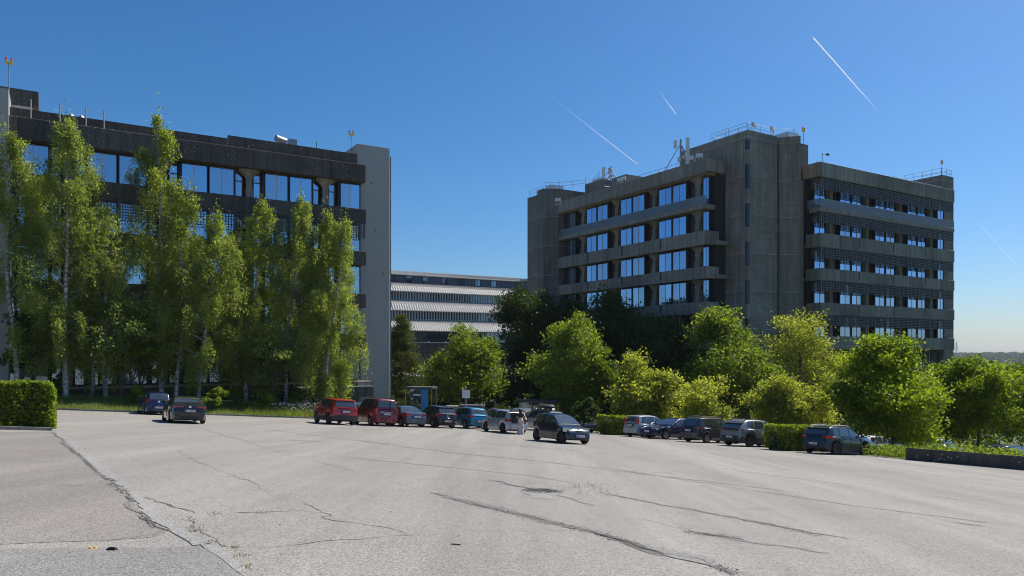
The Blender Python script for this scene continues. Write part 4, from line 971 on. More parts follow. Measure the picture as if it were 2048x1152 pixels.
bl('dense round tree with forked trunk above the low wall', 1955, 52, 716, 3.3, 'leaf_maple', 'broadleaf_tree', n_clump=320, per=130, leaf=.14, shape=(1, .85), trunk_h=.24)
bl('leafy tree cut by the right picture edge', 2075, 56, 724, 3.2, 'leaf_maple', 'broadleaf_tree', n_clump=220, per=120, leaf=.15, shape=(1, .85), trunk_h=.24)
# conifer at the end of the left block
def conifer(label, base, H, r):
    root = empty('conifer_tree', base, 0, label, 'tree'); m = MB(); m.tube([(0, 0, -.3), (0, 0, H*.5), (0, 0, H)], [.24, .14, .02], 8); P, T = [], []
    for i in range(330):
        f = random.uniform(.03, .98)**.85; rr = r*(1-f)**.75*random.uniform(.5, 1.08)+.1; az = random.uniform(0, 6.28)
        e = Vector((math.cos(az)*rr, math.sin(az)*rr, H*f-.10*rr)); s = Vector((0, 0, H*f+.05*rr))
        if i < 90: m.tube([s, s.lerp(e, .5), e], [.04, .025, .008], 4)
        n = int(200*(.35+rr/r)); t = RNG.uniform(.3, 1.05, n)[:, None]
        P.append(np.array(s)[None]*(1-t)+np.array(e)[None]*t + RNG.normal(size=(n, 3))*np.array([.2, .2, .10])*(.4+t)); T.append(np.full(n, .3+.5*random.random()))
    m.build('trunk', 'bark', root, 60); link('crown', leaf_mesh('crown', np.concatenate(P), .17, 'needle', .3, .2, .42, np.concatenate(T)), root)
b_, H_ = base_at(803, 80, 628); conifer('dark conifer beside the grey stair tower', b_, H_, 4.2)

# hedges
def hedge(name, label, p, du, L, D, H, mat='leaf_hedge', leaf=.095, dens=520, base=G):
    """clipped hedge: p is its front right corner on the ground, du its length direction"""
    root = empty(name, (p.x, p.y, base(p.x, p.y)), math.atan2(du.y, du.x), label, 'hedge'); dv = Vector((-du.y, du.x, 0))
    def gz(x, y): q = p + du*x + dv*y; return base(q.x, q.y)-base(p.x, p.y)
    A = [('f', L*H), ('b', L*H*.4), ('t', L*D*1.3), ('l', D*H), ('r', D*H*1.2)]; P = []
    for k, ar in A:
        n = int(ar*dens); u, w = RNG.uniform(0, 1, n), RNG.uniform(0, 1, n); dep = np.abs(RNG.normal(0, .09, n))
        if k in 'fb': x = -L*u; z = H*(.06+.94*w); y = dep if k == 'f' else D-dep
        elif k == 't': x = -L*u; y = D*w; z = H-dep*.8+.05
        else: y = D*u; z = H*(.06+.94*w); x = -dep if k == 'r' else -L+dep
        P.append(np.stack([x, y, z], 1))
    P = np.concatenate(P)
    lump = .07*np.sin(P[:, 0]*2.7)*np.sin(P[:, 2]*3.1+P[:, 0])+.05*np.sin(P[:, 0]*6.1+P[:, 1]*3); P[:, 1] += lump*np.where(P[:, 1] < D/2, 1, -1); P[:, 2] += .6*lump
    r = np.clip((P[:, 2]-(H-.25))/.25, 0, 1); P[:, 0] -= .12*r*r*(P[:, 0] > -.4); P += RNG.normal(0, .025, P.shape)
    P[:, 2] += np.array([gz(x, y) for x, y in P[:, :2]])
    link('foliage', leaf_mesh('foliage', P, leaf, mat, .1, .6, .7), root)
    m = MB(); z0 = min(gz(0, 0), gz(-L, 0), gz(-L, D), gz(0, D))-.1
    m.box(-L+.22, -.22, .22, D-.22, z0, H-.22+gz(-L/2, D/2))
    o = m.build('twig_core', 'bark', root); return root
hedge('clipped_hedge', 'large clipped hedge at the left edge, near the camera', hc + Vector((.05, .1, 0)), U, 9.0, 1.7, 1.66, leaf=.11, dens=620)
def hedge_ab(label, a, b, L, D, H, **kw): p = W(a, b); return hedge('clipped_hedge', label, p, -V, L, D, H, **kw)

for k, (px, t, top, r_) in enumerate(((1690, 84, 770, 3.6), (1905, 88, 752, 3.8), (1985, 80, 758, 3.8), (2060, 76, 752, 3.6), (1745, 70, 800, 3.2), (1640, 66, 800, 2.6), (1830, 74, 790, 3.2))):
    bl(['dark tree between the golden tree and the wide tree', 'green tree beyond the lower terrace, left of the dense round tree', 'green tree beyond the lower terrace, behind the dense round tree', 'green tree beyond the lower terrace at the right edge', 'low dark tree behind the wide tree', 'low dark tree behind the round golden one', 'dark tree at the foot of the right wing'][k], px, t, top, r_, 'leaf_shaded' if k in (0, 4, 5, 6) else 'leaf_lime', 'broadleaf_tree', n_clump=120, per=100, leaf=.2, trunk_h=.1, group='trees below the right wing')
hedge('clipped_hedge', 'clipped hedge between the grey crossover and the dark green hatchback', W(38.5, 26.75), U, 3.9, 1.65, 1.38, leaf=.12, dens=420)
hedge('clipped_hedge', 'small clipped hedge left of the silver minicar', W(38.5, 41.9), U, 3.9, 2.0, 1.36, leaf=.13, dens=360)
# low retaining wall with its planted bed on the right
wl = MB(); nseg = 14
wall = empty('retaining_wall', W(37, 21.4, G(*W(37, 21.4).xy)), TH, 'low dark concrete retaining wall at the right', 'wall')
z00 = G(*W(37, 21.4).xy)
for i in range(9):
    b1 = 21.4-2.6*i; b0 = b1-2.59; m = MB(); p0, p1 = W(37, b0), W(37, b1); q0, q1 = W(37.25, b0), W(37.25, b1); k = lambda p, h: G(p.x, p.y)-z00+h
    m.add([(0, b0-21.4, k(p0, -.3)), (.25, b0-21.4, k(q0, -.3)), (.25, b1-21.4, k(q1, -.3)), (0, b1-21.4, k(p1, -.3)), (0, b0-21.4, k(p0, .62)), (.25, b0-21.4, k(q0, .62)), (.25, b1-21.4, k(q1, .62)), (0, b1-21.4, k(p1, .62))],
          [(0,3,2,1),(4,5,6,7),(0,1,5,4),(1,2,6,5),(2,3,7,6),(3,0,4,7)])
    m.build('wall_section', 'conc_dark', wall)
b2 = MB().add([(W(37.26, -2).x, W(37.26, -2).y, G(*W(37.26, -2).xy)+.42), (W(39.8, -2).x, W(39.8, -2).y, G(*W(39.8, -2).xy)+.42), (W(39.8, 21.3).x, W(39.8, 21.3).y, G(*W(39.8, 21.3).xy)+.42), (W(37.26, 21.3).x, W(37.26, 21.3).y, G(*W(37.26, 21.3).xy)+.42)], [(0, 1, 2, 3)])
tag(b2.build('planting_bed', 'soil'), 'soil bed behind the low wall', kind='structure')
def cover(name, label, a0, a1, b0, b1, h, n, z, leaf=.13, mat='leaf_hedge'):
    aa = RNG.uniform(a0, a1, n); bb = RNG.uniform(b0, b1, n); P = []
    for a, b in zip(aa, bb):
        p = W(a, b); q = h*(.45+.55*math.sin(a*3.1+b*1.7)**2)*random.random()**.6; P.append((p.x, p.y, z(p.x, p.y)+q))
    return tag(link(name, leaf_mesh(name, np.array(P), leaf, mat, .2, .6, .6)), label, 'plants', kind='stuff')
cover('ground_cover', 'trailing shrubs spilling over the low wall', 36.95, 39.8, -1, 21.4, .55, 9000, lambda x, y: G(x, y)+.4, .12)
cover('undergrowth', 'weedy undergrowth by the end of the low wall', 37.2, 39.6, 20.6, 24.0, .7, 3200, G, .12, 'leaf_lime')
cover('hedge_strip', 'unclipped green strip beyond the lower cars', 50, 52, 4, 50, 1.0, 9000, terrain_z, .2, 'leaf_gold')
cover('scrub', 'scrubby growth at the edge of the lower terrace', 62, 64.5, -8, 52, 2.6, 12000, terrain_z, .26, 'leaf_lime')
cover('shrubbery', 'shade plants at the foot of the right block', 48, 60, 52, 70, 1.6, 7000, terrain_z, .22, 'leaf_shaded')
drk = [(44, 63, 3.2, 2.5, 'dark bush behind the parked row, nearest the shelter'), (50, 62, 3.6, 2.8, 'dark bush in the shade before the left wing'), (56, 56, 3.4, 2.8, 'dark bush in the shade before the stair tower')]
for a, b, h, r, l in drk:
    p = W(a, b); broadleaf('bush', l, Vector((p.x, p.y, terrain_z(p.x, p.y))), h, r, 'leaf_shaded', .05, 70, 90, .2, (1, .8), 'dark bushes before the right block', lumps=4, cat='bush')
p = W(47.5, 30)
lw = empty('low_wall', (p.x, p.y, terrain_z(p.x, p.y)), TH, 'long low concrete wall behind the lower parked cars', 'wall')
for i in range(10): MB().box(-.12, .12, -22+4.4*i, -22+4.4*i+4.38, -1.6, .85-.3*(i/9)).build('wall_section', 'conc', lw)

# ------------------------------------------------------------------ vehicles
def interp(pts, x):
    if x <= pts[0][0]: return pts[0][1]
    for (x0, z0), (x1, z1) in zip(pts, pts[1:]):
        if x <= x1: t = (x-x0)/(x1-x0) if x1 > x0 else 0; return z0+(z1-z0)*t
    return pts[-1][1]
def smooth_curve(pts, n=3):
    """Chaikin corner cutting that keeps the end points"""
    for _ in range(n):
        q = [pts[0]]
        for a, b in zip(pts, pts[1:]): q += [(a[0]*.75+b[0]*.25, a[1]*.75+b[1]*.25), (a[0]*.25+b[0]*.75, a[1]*.25+b[1]*.75)]
        pts = q + [pts[-1]]
    return pts
def wheel_mesh(r, w, style):
    def tyre():
        m = MB(); pr = [(r*.62, -w*.42), (r*.70, -w*.5), (r*.93, -w*.5), (r, -w*.36), (r, w*.36), (r*.93, w*.5), (r*.70, w*.5), (r*.62, w*.42)]; n = 22
        vs = [(a*math.cos(6.2832*i/n), y, a*math.sin(6.2832*i/n)) for a, y in pr for i in range(n)]
        m.add(vs, [(k*n+i, k*n+(i+1) % n, (k+1)*n+(i+1) % n, (k+1)*n+i) for k in range(len(pr)-1) for i in range(n)]); return m.mesh('tyre', 'tyre', 40)
    def rim():
        m = MB(); n = 20; ri = r*.64
        for y in (-w*.30,):
            m.add([(ri*math.cos(6.2832*i/n), y, ri*math.sin(6.2832*i/n)) for i in range(n)], [tuple(range(n))], 1)
        for i in range(n): pass
        ring = [(a*math.cos(6.2832*i/n), y, a*math.sin(6.2832*i/n)) for a, y in ((ri, -w*.44), (ri*.86, -w*.46), (ri*.84, -w*.3)) for i in range(n)]
        m.add(ring, [(k*n+i, k*n+(i+1) % n, (k+1)*n+(i+1) % n, (k+1)*n+i) for k in range(2) for i in range(n)])
        for k in range(5):
            t = 6.2832*k/5+.3; c, s = math.cos(t), math.sin(t); hw = ri*.13
            m.add([(c*ri*.1-s*hw, -w*.44, s*ri*.1+c*hw), (c*ri*.1+s*hw, -w*.44, s*ri*.1-c*hw), (c*ri*.9+s*hw*.7, -w*.46, s*ri*.9-c*hw*.7), (c*ri*.9-s*hw*.7, -w*.46, s*ri*.9+c*hw*.7)], [(0, 1, 2, 3)])
        m.add([(ri*.2*math.cos(6.2832*i/8), -w*.47, ri*.2*math.sin(6.2832*i/8)) for i in range(8)], [tuple(range(8))])
        return m.mesh('rim', [style, 'rim_dark'], 30)
    return cached(('tyre', r, w), tyre), cached(('rim', r, w, style), rim)
def car(name, label, pos, bearing, s, group='parked cars', cat='car', gfun=G, nrm=None):
    """x forward, y left, z up; s: dimensions, body top curve 'belt', roof curve 'roof' (x as a share of the length from the rear), window spans"""
    L, Wd, H, col = s['L'], s['W'], s['H'], s['col']
    root = bpy.data.objects.new(name, None); COL.objects.link(root); root.empty_display_size = .3; tag(root, label, cat, group)
    n_ = nrm or GN; hd = Vector((math.sin(R(bearing)), math.cos(R(bearing)), 0)); hd = (hd - n_*hd.dot(n_)).normalized(); lf = n_.cross(hd)
    mt = Matrix((hd, lf, n_)).transposed().to_4x4(); mt.translation = Vector((pos.x, pos.y, gfun(pos.x, pos.y)+.004)); root.matrix_world = mt
    X = lambda f: (f-.5)*L
    belt = smooth_curve([(f, z) for f, z in s['belt']], 2); roof = smooth_curve([(f, z) for f, z in s['roof']], 2)
    wr_ = s.get('wr', .31); ws = [s.get('wx', (.185, .80))[0], s.get('wx', (.185, .80))[1]]; clr = s.get('clr', .17); ra = wr_*1.16
    ta = s.get('taper', .17)
    def hw(f):
        t = abs(2*f-1); return Wd/2*(1-ta*t**7-.03*t**2)
    st = sorted(set([0, .004, .012, .025, .045, .07] + [i/46 for i in range(4, 44)] + [.93, .955, .975, .988, .996, 1] + [w+d*ra/L for w in ws for d in (-1, -.96, -.85, -.65, -.35, 0, .35, .65, .85, .96, 1)]))
    rows = []
    for f in st:
        w = hw(f); zt = interp(belt, f); zb = clr + .10*max(0, abs(2*f-1)-.86)/.14
        za = zb
        for q in ws:
            d = abs(f-q)*L
            if d < ra: za = max(za, wr_ + math.sqrt(max(0, ra*ra-d*d)))
        za = min(za, zt-.12); zm = za+(zt-za)*.40; zs = za+(zt-za)*.80
        rows.append([(0, za), (w*.80, za), (w*.955, za+.02), (w*1.0, zm), (w*.985, zs), (w*.93, zt-.015), (w*.84, zt+.008), (w*.45, zt+.022), (0, zt+.028)])
    m = MB(); k = len(rows[0]); full = []
    for f, r in zip(st, rows):
        ring = [(X(f), y, z) for y, z in r] + [(X(f), -y, z) for y, z in r[-2:0:-1]]; full.append(ring)
    nr = len(full[0]); m.v = [p for ring in full for p in ring]; cz = s.get('clad', 0)
    for i in range(len(full)-1):
        for j in range(nr):
            a, b, c, d = i*nr+j, i*nr+(j+1) % nr, (i+1)*nr+(j+1) % nr, (i+1)*nr+j; m.f.append((a, d, c, b))
            zc = sum(m.v[t][2] for t in (a, b, c, d))/4; fc = (st[i]+st[i+1])/2
            near = min(abs(fc-q)*L for q in ws) < ra*1.02
            lim = max(cz, (max(m.v[a][2], m.v[b][2])+.0 if s.get('arch') and near and j in (0, 1, 2, nr-1, nr-2, nr-3) else 0))
            lowest = j in (0, 1, nr-1, nr-2)
            m.mi.append(1 if (zc < lim or lowest) else 0)
    m.f += [tuple(range(nr)), tuple((len(full)-1)*nr+j for j in range(nr-1, -1, -1))]; m.mi += [1 if s.get('clad') else 0]*2
    m.build('body', [col, 'plastic'], root, 32)
    # cabin
    hmax = max(z for _, z in roof)-min(roof[0][1], roof[-1][1]); tum = s.get('tumble', .17)
    def wb(f): return hw(f)*.915
    def edge(f):
        h = interp(roof, f)-interp(belt, f); return wb(f)-tum*max(0, min(1, h/hmax))
    cs = sorted(set([roof[0][0], roof[-1][0]] + [f for f, _ in roof] + [roof[0][0]+(roof[-1][0]-roof[0][0])*i/30 for i in range(31)]))
    m = MB(); rings = []
    for f in cs:
        zt = interp(roof, f); zb = min(interp(belt, f)-.03, zt-.005); e = edge(f); h = zt-zb; c = min(.05, h*.2)
        r = [(wb(f), zb), ((wb(f)+e)/2+.012*min(1, h*3), zb+h*.5), (e, zt-c), (e-.05, zt-c*.3), (e*.6, zt+.012), (0, zt+.02)]
        rings.append([(X(f), y, z) for y, z in r] + [(X(f), -y, z) for y, z in r[-2::-1]])
    nr = len(rings[0]); m.v = [p for q in rings for p in q]
    for i in range(len(rings)-1):
        for j in range(nr-1): m.f.append((i*nr+j, (i+1)*nr+j, (i+1)*nr+j+1, i*nr+j+1)); m.mi.append(0)
    m.build('cabin', s.get('roofcol', col), root, 35)
    gl = s.get('glass', 'carglass')
    def top_patch(name, f0, f1, mat, inset=.055, off=.012, n=7, frac=1.0):
        m = MB(); P = []
        for i in range(n+1):
            f = f0+(f1-f0)*i/n; zt = interp(roof, f); e = max(.1, edge(f)-inset)*frac
            sl = (interp(roof, min(1, f+.004))-interp(roof, f-.004))/(.008*L); nx_, nz_ = -sl/math.hypot(1, sl), 1/math.hypot(1, sl)
            P.append([(X(f)+nx_*off, e*y, zt+.02*(1-abs(y)**2*.9)+nz_*off) for y in (-1, -.6, -.2, .2, .6, 1)])
        m.v = [p for r in P for p in r]; m.f = [(i*6+j, (i+1)*6+j, (i+1)*6+j+1, i*6+j+1) for i in range(n) for j in range(5)]; m.mi = [0]*len(m.f); return m.build(name, mat, root, 60)
    f0, f1 = s['rear']; 
    if not s.get('open'): top_patch('rear_window', f0, f1, gl)
    g0, g1 = s['front']; top_patch('windscreen', g0, g1, gl)
    for x0, x1 in s['side']:
        for sd in (1, -1):
            m = MB(); n = 8; P = []
            for i in range(n+1):
                f = x0+(x1-x0)*i/n; zt = interp(roof, f)-.085; zb = interp(belt, f)+.035
                if zt < zb+.01: zt = zb+.01
                full_h = interp(roof, f)-(interp(belt, f)-.03); e = edge(f); zb0 = interp(belt, f)-.03
                def yy(z): t = (z-zb0)/max(.02, full_h-.05); return wb(f)+(e-wb(f))*min(1, t)+.016+.010*math.sin(math.pi*min(1, max(0, t)))
                P.append([(X(f), sd*yy(zb), zb), (X(f), sd*yy((zb+zt)/2), (zb+zt)/2), (X(f), sd*yy(zt), zt)])
            m.v = [p for r in P for p in r]; q = lambda a, b, c, d: (a, b, c, d) if sd < 0 else (d, c, b, a)
            m.f = [q(i*3+j, (i+1)*3+j, (i+1)*3+j+1, i*3+j+1) for i in range(n) for j in range(2)]; m.mi = [0]*len(m.f); m.build('side_window', gl, root, 60)
    # wheels
    ty, ri = wheel_mesh(wr_, .2, s.get('rim', 'rim'))
    for q in ws:
        for sd in (1, -1):
            o = link('wheel', ty, root, (X(q), sd*(Wd/2-.125), wr_)); o.rotation_euler = (0, random.uniform(0, 1), math.pi if sd > 0 else 0); link('rim', ri, o)
    # lamps, plates and trim follow the body surface
    def fz(z, rear):
        for i in range(0, 200):
            f = i*.002 if rear else 1-i*.002
            if interp(belt, f) >= z: return min(.06, max(.004, f)) if rear else max(.84, min(.996, f))
        return .006 if rear else .994
    def surf(f, z):
        f = min(1, max(0, f)); w = hw(f); return w*.985
    def lamp(nm, mat, f0, f1, z0, z1, y0=None, off=.014):
        """a lamp wrapped round the corner: from y0 share of the half width on the end face to f1 along the flank"""
        for sd in (1, -1):
            rear = f0 < .5; fe = 0 if rear else 1; m = MB(); prof = []
            fend = fz((z0+z1)/2, rear)
            we = hw(fend)
            for t in (0, .33, .66, 1): prof.append((X(fend)+(-.02 if rear else .02)*(1-t*.6), we*(y0+(1-y0)*t*.97)))
            for t in (.3, .65, 1):
                f = fend+(f1-fend)*t; prof.append((X(f)+(-off if rear else off)*.3, hw(f)*.992+off))
            zz0, zz1 = z0, z1
            for x, y in prof: m.v += [(x, sd*y, zz0), (x, sd*y, zz1)]
            # follow the slope of the end: lift inward for the nose
            nP = len(prof); fl = (sd > 0) == rear
            m.f = [((2*i, 2*i+1, 2*i+3, 2*i+2) if fl else (2*i+2, 2*i+3, 2*i+1, 2*i)) for i in range(nP-1)]; m.mi = [0]*len(m.f)
            # thickness
            nb = len(m.v); m.v += [(x+(.05 if rear else -.05), y*.95, z) for x, y, z in m.v[:nb]]
            m.f += [(2*i+1, 2*i+3, nb+2*i+3, nb+2*i+1) for i in range(nP-1)] + [(2*i, nb+2*i, nb+2*i+2, 2*i+2) for i in range(nP-1)]; m.mi = [0]*len(m.f)
            m.build(nm, mat, root, 40)
    tl = s['tail']; lamp('tail_light', 'tail_red', 0, tl[2], tl[0], tl[1], tl[3])
    hl = s['head']; lamp('headlight', 'lamp_clear', 1, hl[2], hl[0], hl[1], hl[3])
    def plate(rear, z, y=0.0):
        x = (X(fz(z, True))-.088) if rear else (X(fz(z, False))+.075); o = boxo('number_plate', 'plate', root, x-.008, x+.008, y-.26, y+.26, z-.055, z+.055); d = -.011 if rear else .011
        boxo('plate_band', 'plate_blue', o, d-.002, d+.002, *((.2, .258) if rear else (-.258, -.2)), -.053, .053)
        for k in range(6): yk = .14-.066*k; boxo('plate_figure', 'plate_mark', o, d-.002, d+.002, yk-.02, yk+.02, -.03, .03) if k != 1 else None
        boxo('plate_recess', 'plastic', root, x-(-.010 if rear else .12), x+(.12 if rear else -.010), y-.30, y+.30, z-.09, z+.09)
    if s.get('plate_r'): plate(True, s['plate_r'])
    if s.get('plate_f'): plate(False, s['plate_f'])
    def endbar(nm, mat, rear, z0, z1, wf, out=.02, y=0.0):
        m = MB(); fe = fz((z0+z1)/2, rear); w = hw(fe)*wf; sg = -1 if rear else 1
        for t in (-1, -.6, 0, .6, 1): m.v += [(X(fe)+sg*out*(1-.55*t*t)-sg*.03*t*t, y+t*w, z0), (X(fe)+sg*out*(1-.55*t*t)-sg*.03*t*t, y+t*w, z1)]
        m.f = [((2*i+2, 2*i+3, 2*i+1, 2*i) if rear else (2*i, 2*i+1, 2*i+3, 2*i+2)) for i in range(4)]
        nb = len(m.v); m.v += [(x-sg*.06, yy, z) for x, yy, z in m.v[:nb]]; m.f += [(2*i+1, 2*i+3, nb+2*i+3, nb+2*i+1) for i in range(4)] + [(2*i, nb+2*i, nb+2*i+2, 2*i+2) for i in range(4)]; m.mi = [0]*len(m.f)
        return m.build(nm, mat, root)
    for b in s.get('bars', ()): endbar(*b)
    # mirrors, handles, door gaps
    fm = s['front'][0] if s['front'][0] > s['front'][1] else s['front'][1]; fm = s.get('mirror', fm-.045)
    for sd in (1, -1):
        y = hw(fm)*.94; zb = interp(belt, fm)+.08; m = MB(); m.tube([(X(fm)+.05, sd*(y-.02), zb-.03), (X(fm)+.02, sd*(y+.05), zb+.01)], [.02, .03], 6); m.tube([(X(fm)-.05, sd*(y+.11), zb+.05), (X(fm)+.02, sd*(y+.12), zb+.05), (X(fm)+.07, sd*(y+.11), zb+.04)], [.075, .095, .04], 8); m.build('wing_mirror', s.get('mirrorcol', col), root, 50)
        for f in s.get('handles', (.36, .56)):
            z = interp(belt, f)-.12; boxo('door_handle', s.get('handlecol', col), root, X(f)-.08, X(f)+.08, *sorted((sd*(hw(f)*.985), sd*(hw(f)*.985+.03))), z-.018, z+.018)
        for f in s.get('gaps', (.30, .475, .69)):
            z1 = interp(belt, f)-.03; z0 = clr+.16; boxo('door_gap', 'plastic', root, X(f)-.008, X(f)+.008, *sorted((sd*(hw(f)*.965), sd*(hw(f)*1.004))), z0, z1)
    if s.get('rails'):
        for sd in (1, -1):
            fa, fb = s['rails']; P = [(X(fa+(fb-fa)*t), sd*(edge(fa+(fb-fa)*t)-.07), interp(roof, fa+(fb-fa)*t)+(.06 if 0 < t < 1 else .0)) for t in (0, .06, .5, .94, 1)]
            MB().tube(P, [.018]*5, 6).build('roof_rail', s.get('railcol', 'plastic'), root)
    if s.get('aerial'): f = s['aerial']; MB().bar((X(f), 0, interp(roof, f)), (X(f)-.12, 0, interp(roof, f)+.22), .008, 5).build('aerial', 'plastic', root)
    if s.get('spoiler'):
        f = s['spoiler']; e = edge(f+.03)-.03; z = interp(roof, f+.02)+.01; m = MB(); m.add([(X(f)-.10, -e, z-.03), (X(f)-.10, e, z-.03), (X(f)+.16, e, z+.012), (X(f)+.16, -e, z+.012), (X(f)-.10, -e, z-.06), (X(f)-.10, e, z-.06), (X(f)+.16, e, z-.03), (X(f)+.16, -e, z-.03)], [(0,1,2,3),(7,6,5,4),(0,4,5,1),(1,5,6,2),(3,2,6,7),(0,3,7,4)]); m.build('roof_spoiler', s.get('roofcol', col), root)
    if s.get('badge'):
        z = s['badge'][1]; x = X(fz(z, True))-.02 if s['badge'][0] else X(fz(z, False))+.02; sg = -1 if s['badge'][0] else 1
        m = MB(); nn = 12; m.add([(x+sg*.012, .065*math.cos(6.2832*i/nn), z+.065*math.sin(6.2832*i/nn)) for i in range(nn)] + [(x-sg*.04, .065*math.cos(6.2832*i/nn), z+.065*math.sin(6.2832*i/nn)) for i in range(nn)], [tuple(range(nn)) if sg > 0 else tuple(range(nn-1, -1, -1))] + [(i, (i+1) % nn, nn+(i+1) % nn, nn+i) for i in range(nn)]); m.build('badge', 'chrome', root)
    return root
def mkpaint(name, col, metal=.35, rough=.32): M[name] = paint(name, col, metal, rough)
for nm, c, mt in (('paint_navy', (.008, .014, .06), .3), ('paint_black', (.010, .010, .014), .3), ('paint_red', (.42, .012, .010), .1), ('paint_wine', (.16, .006, .014), .35), ('paint_slate', (.085, .10, .13), .5), ('paint_ink', (.007, .007, .010), .3), ('paint_teal', (.0, .14, .26), .35),
                  ('paint_silver', (.42, .43, .45), .45), ('paint_grey', (.045, .048, .055), .5), ('paint_steel', (.24, .245, .25), .5), ('paint_petrol', (.008, .022, .030), .4), ('paint_dusk', (.012, .020, .030), .4), ('paint_white', (.68, .68, .67), .0), ('paint_pale', (.40, .43, .44), .4), ('paint_bluegrey', (.16, .2, .25), .4), ('paint_lime', (.48, .62, .02), .0)): mkpaint(nm, c, mt)
HATCH = dict(belt=[(0, .42), (.004, .60), (.012, .86), (.03, .95), (.2, .955), (.68, .90), (.76, .875), (.90, .74), (.97, .62), (.993, .52), (1, .40)],
             roof=[(.012, .93), (.035, 1.05), (.085, 1.38), (.13, 1.455), (.30, 1.50), (.46, 1.49), (.56, 1.43), (.775, .88)],
             rear=(.028, .088), front=(.745, .575), side=((.14, .255), (.27, .455), (.475, .66)), tail=(.78, .98, .055, .62), head=(.56, .72, .90, .55))
def spec(base=HATCH, **kw): d = dict(base); d.update(kw); return d
def zs(curve, k, dz=0.0): return [(f, z*k+dz) for f, z in curve]
def by_corner(px, t): return Vector(((px-1024)/FPX*t, t, 0))
BV, BU = -31.7, 58.3          # bearings of the two parking directions
def vpos(px, b_rear, Wd, L):  # car heading V, given the pixel of its right rear corner
    a = on_b(px, b_rear); p = W(a-Wd/2, b_rear+L/2); return p
def upos(px, a_rear, Wd, L):  # car heading U, given the pixel of its left rear corner
    b = on_a(px, a_rear); p = W(a_rear+L/2, b-Wd/2); return p
RB1, RB2 = 45.2, 34.5
GL = 'cars at the back of the car park'; GR = 'cars along the right edge of the car park'
# dark blue hatchback and black coupe at the left
car('hatchback', 'dark blue small hatchback parked nose to the birch bank', W(on_b(341, 53.0)-.83, 53.0+1.96), -34, spec(col='paint_navy', L=3.92, W=1.65, H=1.47, badge=(True, .88), plate_r=.50, tail=(.80, 1.02, .06, .70), bars=[('bumper', 'paint_navy', True, .42, .62, .98, .05)], rim='rim', wr=.30), 'cars at the left')
COUPE = dict(belt=[(0, .45), (.004, .62), (.012, .84), (.03, .96), (.12, 1.0), (.25, .99), (.66, .92), (.76, .88), (.90, .76), (.965, .64), (.992, .52), (1, .40)],
             roof=[(.075, .985), (.13, 1.06), (.24, 1.27), (.32, 1.36), (.44, 1.40), (.52, 1.38), (.58, 1.33), (.77, .90)], rear=(.11, .285), front=(.745, .60), side=((.27, .41), (.43, .67)), tail=(.80, .90, .05, .42), head=(.60, .72, .90, .5))
car('coupe', 'black coupe driving past the birch bank', W(on_b(417, 40.6)-.92, 40.6+2.3), -31, spec(COUPE, col='paint_black', L=4.64, W=1.81, H=1.40, wr=.335, wx=(.20, .79), badge=(True, .86), plate_r=.66, bars=[('bumper', 'paint_black', True, .40, .60, .99, .07), ('diffuser', 'plastic', True, .24, .38, .9, .05)], gaps=(.38, .68), handles=(.44,), tumble=.24, taper=.20), 'cars at the left')
# the back row
BOXY = dict(belt=[(0, .45), (.003, .62), (.008, .95), (.015, 1.06), (.2, 1.07), (.66, 1.05), (.74, 1.03), (.90, .98), (.97, .86), (.992, .68), (1, .42)],
            roof=[(.006, 1.06), (.012, 1.15), (.05, 1.50), (.07, 1.60), (.20, 1.66), (.45, 1.68), (.56, 1.63), (.60, 1.58), (.745, 1.05)], rear=(.012, .050), front=(.73, .605), side=((.13, .26), (.275, .455), (.475, .66)), tail=(.92, 1.10, .03, .74), head=(.74, .92, .93, .6))
car('off_roader', 'bright red boxy off-roader with black bumper, first in the back row', vpos(717, RB1, 1.8, 4.23), BV, spec(BOXY, col='paint_red', L=4.23, W=1.80, H=1.69, wr=.355, clr=.22, clad=.52, arch=True, rim='rim_dark', plate_r=.86, wx=(.21, .80), tumble=.13, taper=.12, bars=[('rear_bumper', 'plastic', True, .34, .62, .99, .08)], spoiler=.06, aerial=.1, handlecol='plastic'), GL)
VAN = dict(belt=[(0, .42), (.003, .62), (.006, .95), (.010, 1.10), (.2, 1.12), (.66, 1.10), (.74, 1.06), (.88, .95), (.96, .80), (.992, .60), (1, .42)],
           roof=[(.004, 1.10), (.010, 1.30), (.035, 1.70), (.06, 1.78), (.20, 1.81), (.45, 1.80), (.56, 1.74), (.61, 1.66), (.79, 1.05)], rear=(.008, .034), front=(.775, .62), side=((.06, .24), (.26, .45), (.47, .70)), tail=(.82, 1.18, .02, .84), head=(.66, .86, .92, .6))
o = car('passenger_van', 'dark red high-roofed passenger van next to the red off-roader', vpos(797, RB1, 1.76, 4.36), BV, spec(VAN, col='paint_wine', L=4.36, W=1.75, H=1.81, wr=.315, plate_r=.80, rails=(.12, .60), tumble=.15, taper=.09, bars=[('rear_bumper', 'paint_wine', True, .30, .55, .99, .07), ('plate_bar', 'chrome', True, .90, .94, .55, .05)], gaps=(.25, .47, .70)), GL)
boxo('door_split', 'plastic', o, -4.36/2-.035, -4.36/2+.03, -.22, -.20, .55, 1.68)
SALOON = dict(belt=[(0, .42), (.004, .62), (.012, .84), (.028, .97), (.10, 1.0), (.22, .98), (.66, .90), (.76, .87), (.90, .75), (.97, .62), (.992, .50), (1, .40)],
              roof=[(.19, .985), (.24, 1.06), (.33, 1.27), (.40, 1.36), (.50, 1.40), (.57, 1.385), (.62, 1.33), (.79, .89)], rear=(.225, .365), front=(.765, .635), side=((.34, .455), (.475, .69)), tail=(.74, .93, .075, .66), head=(.56, .72, .89, .5))
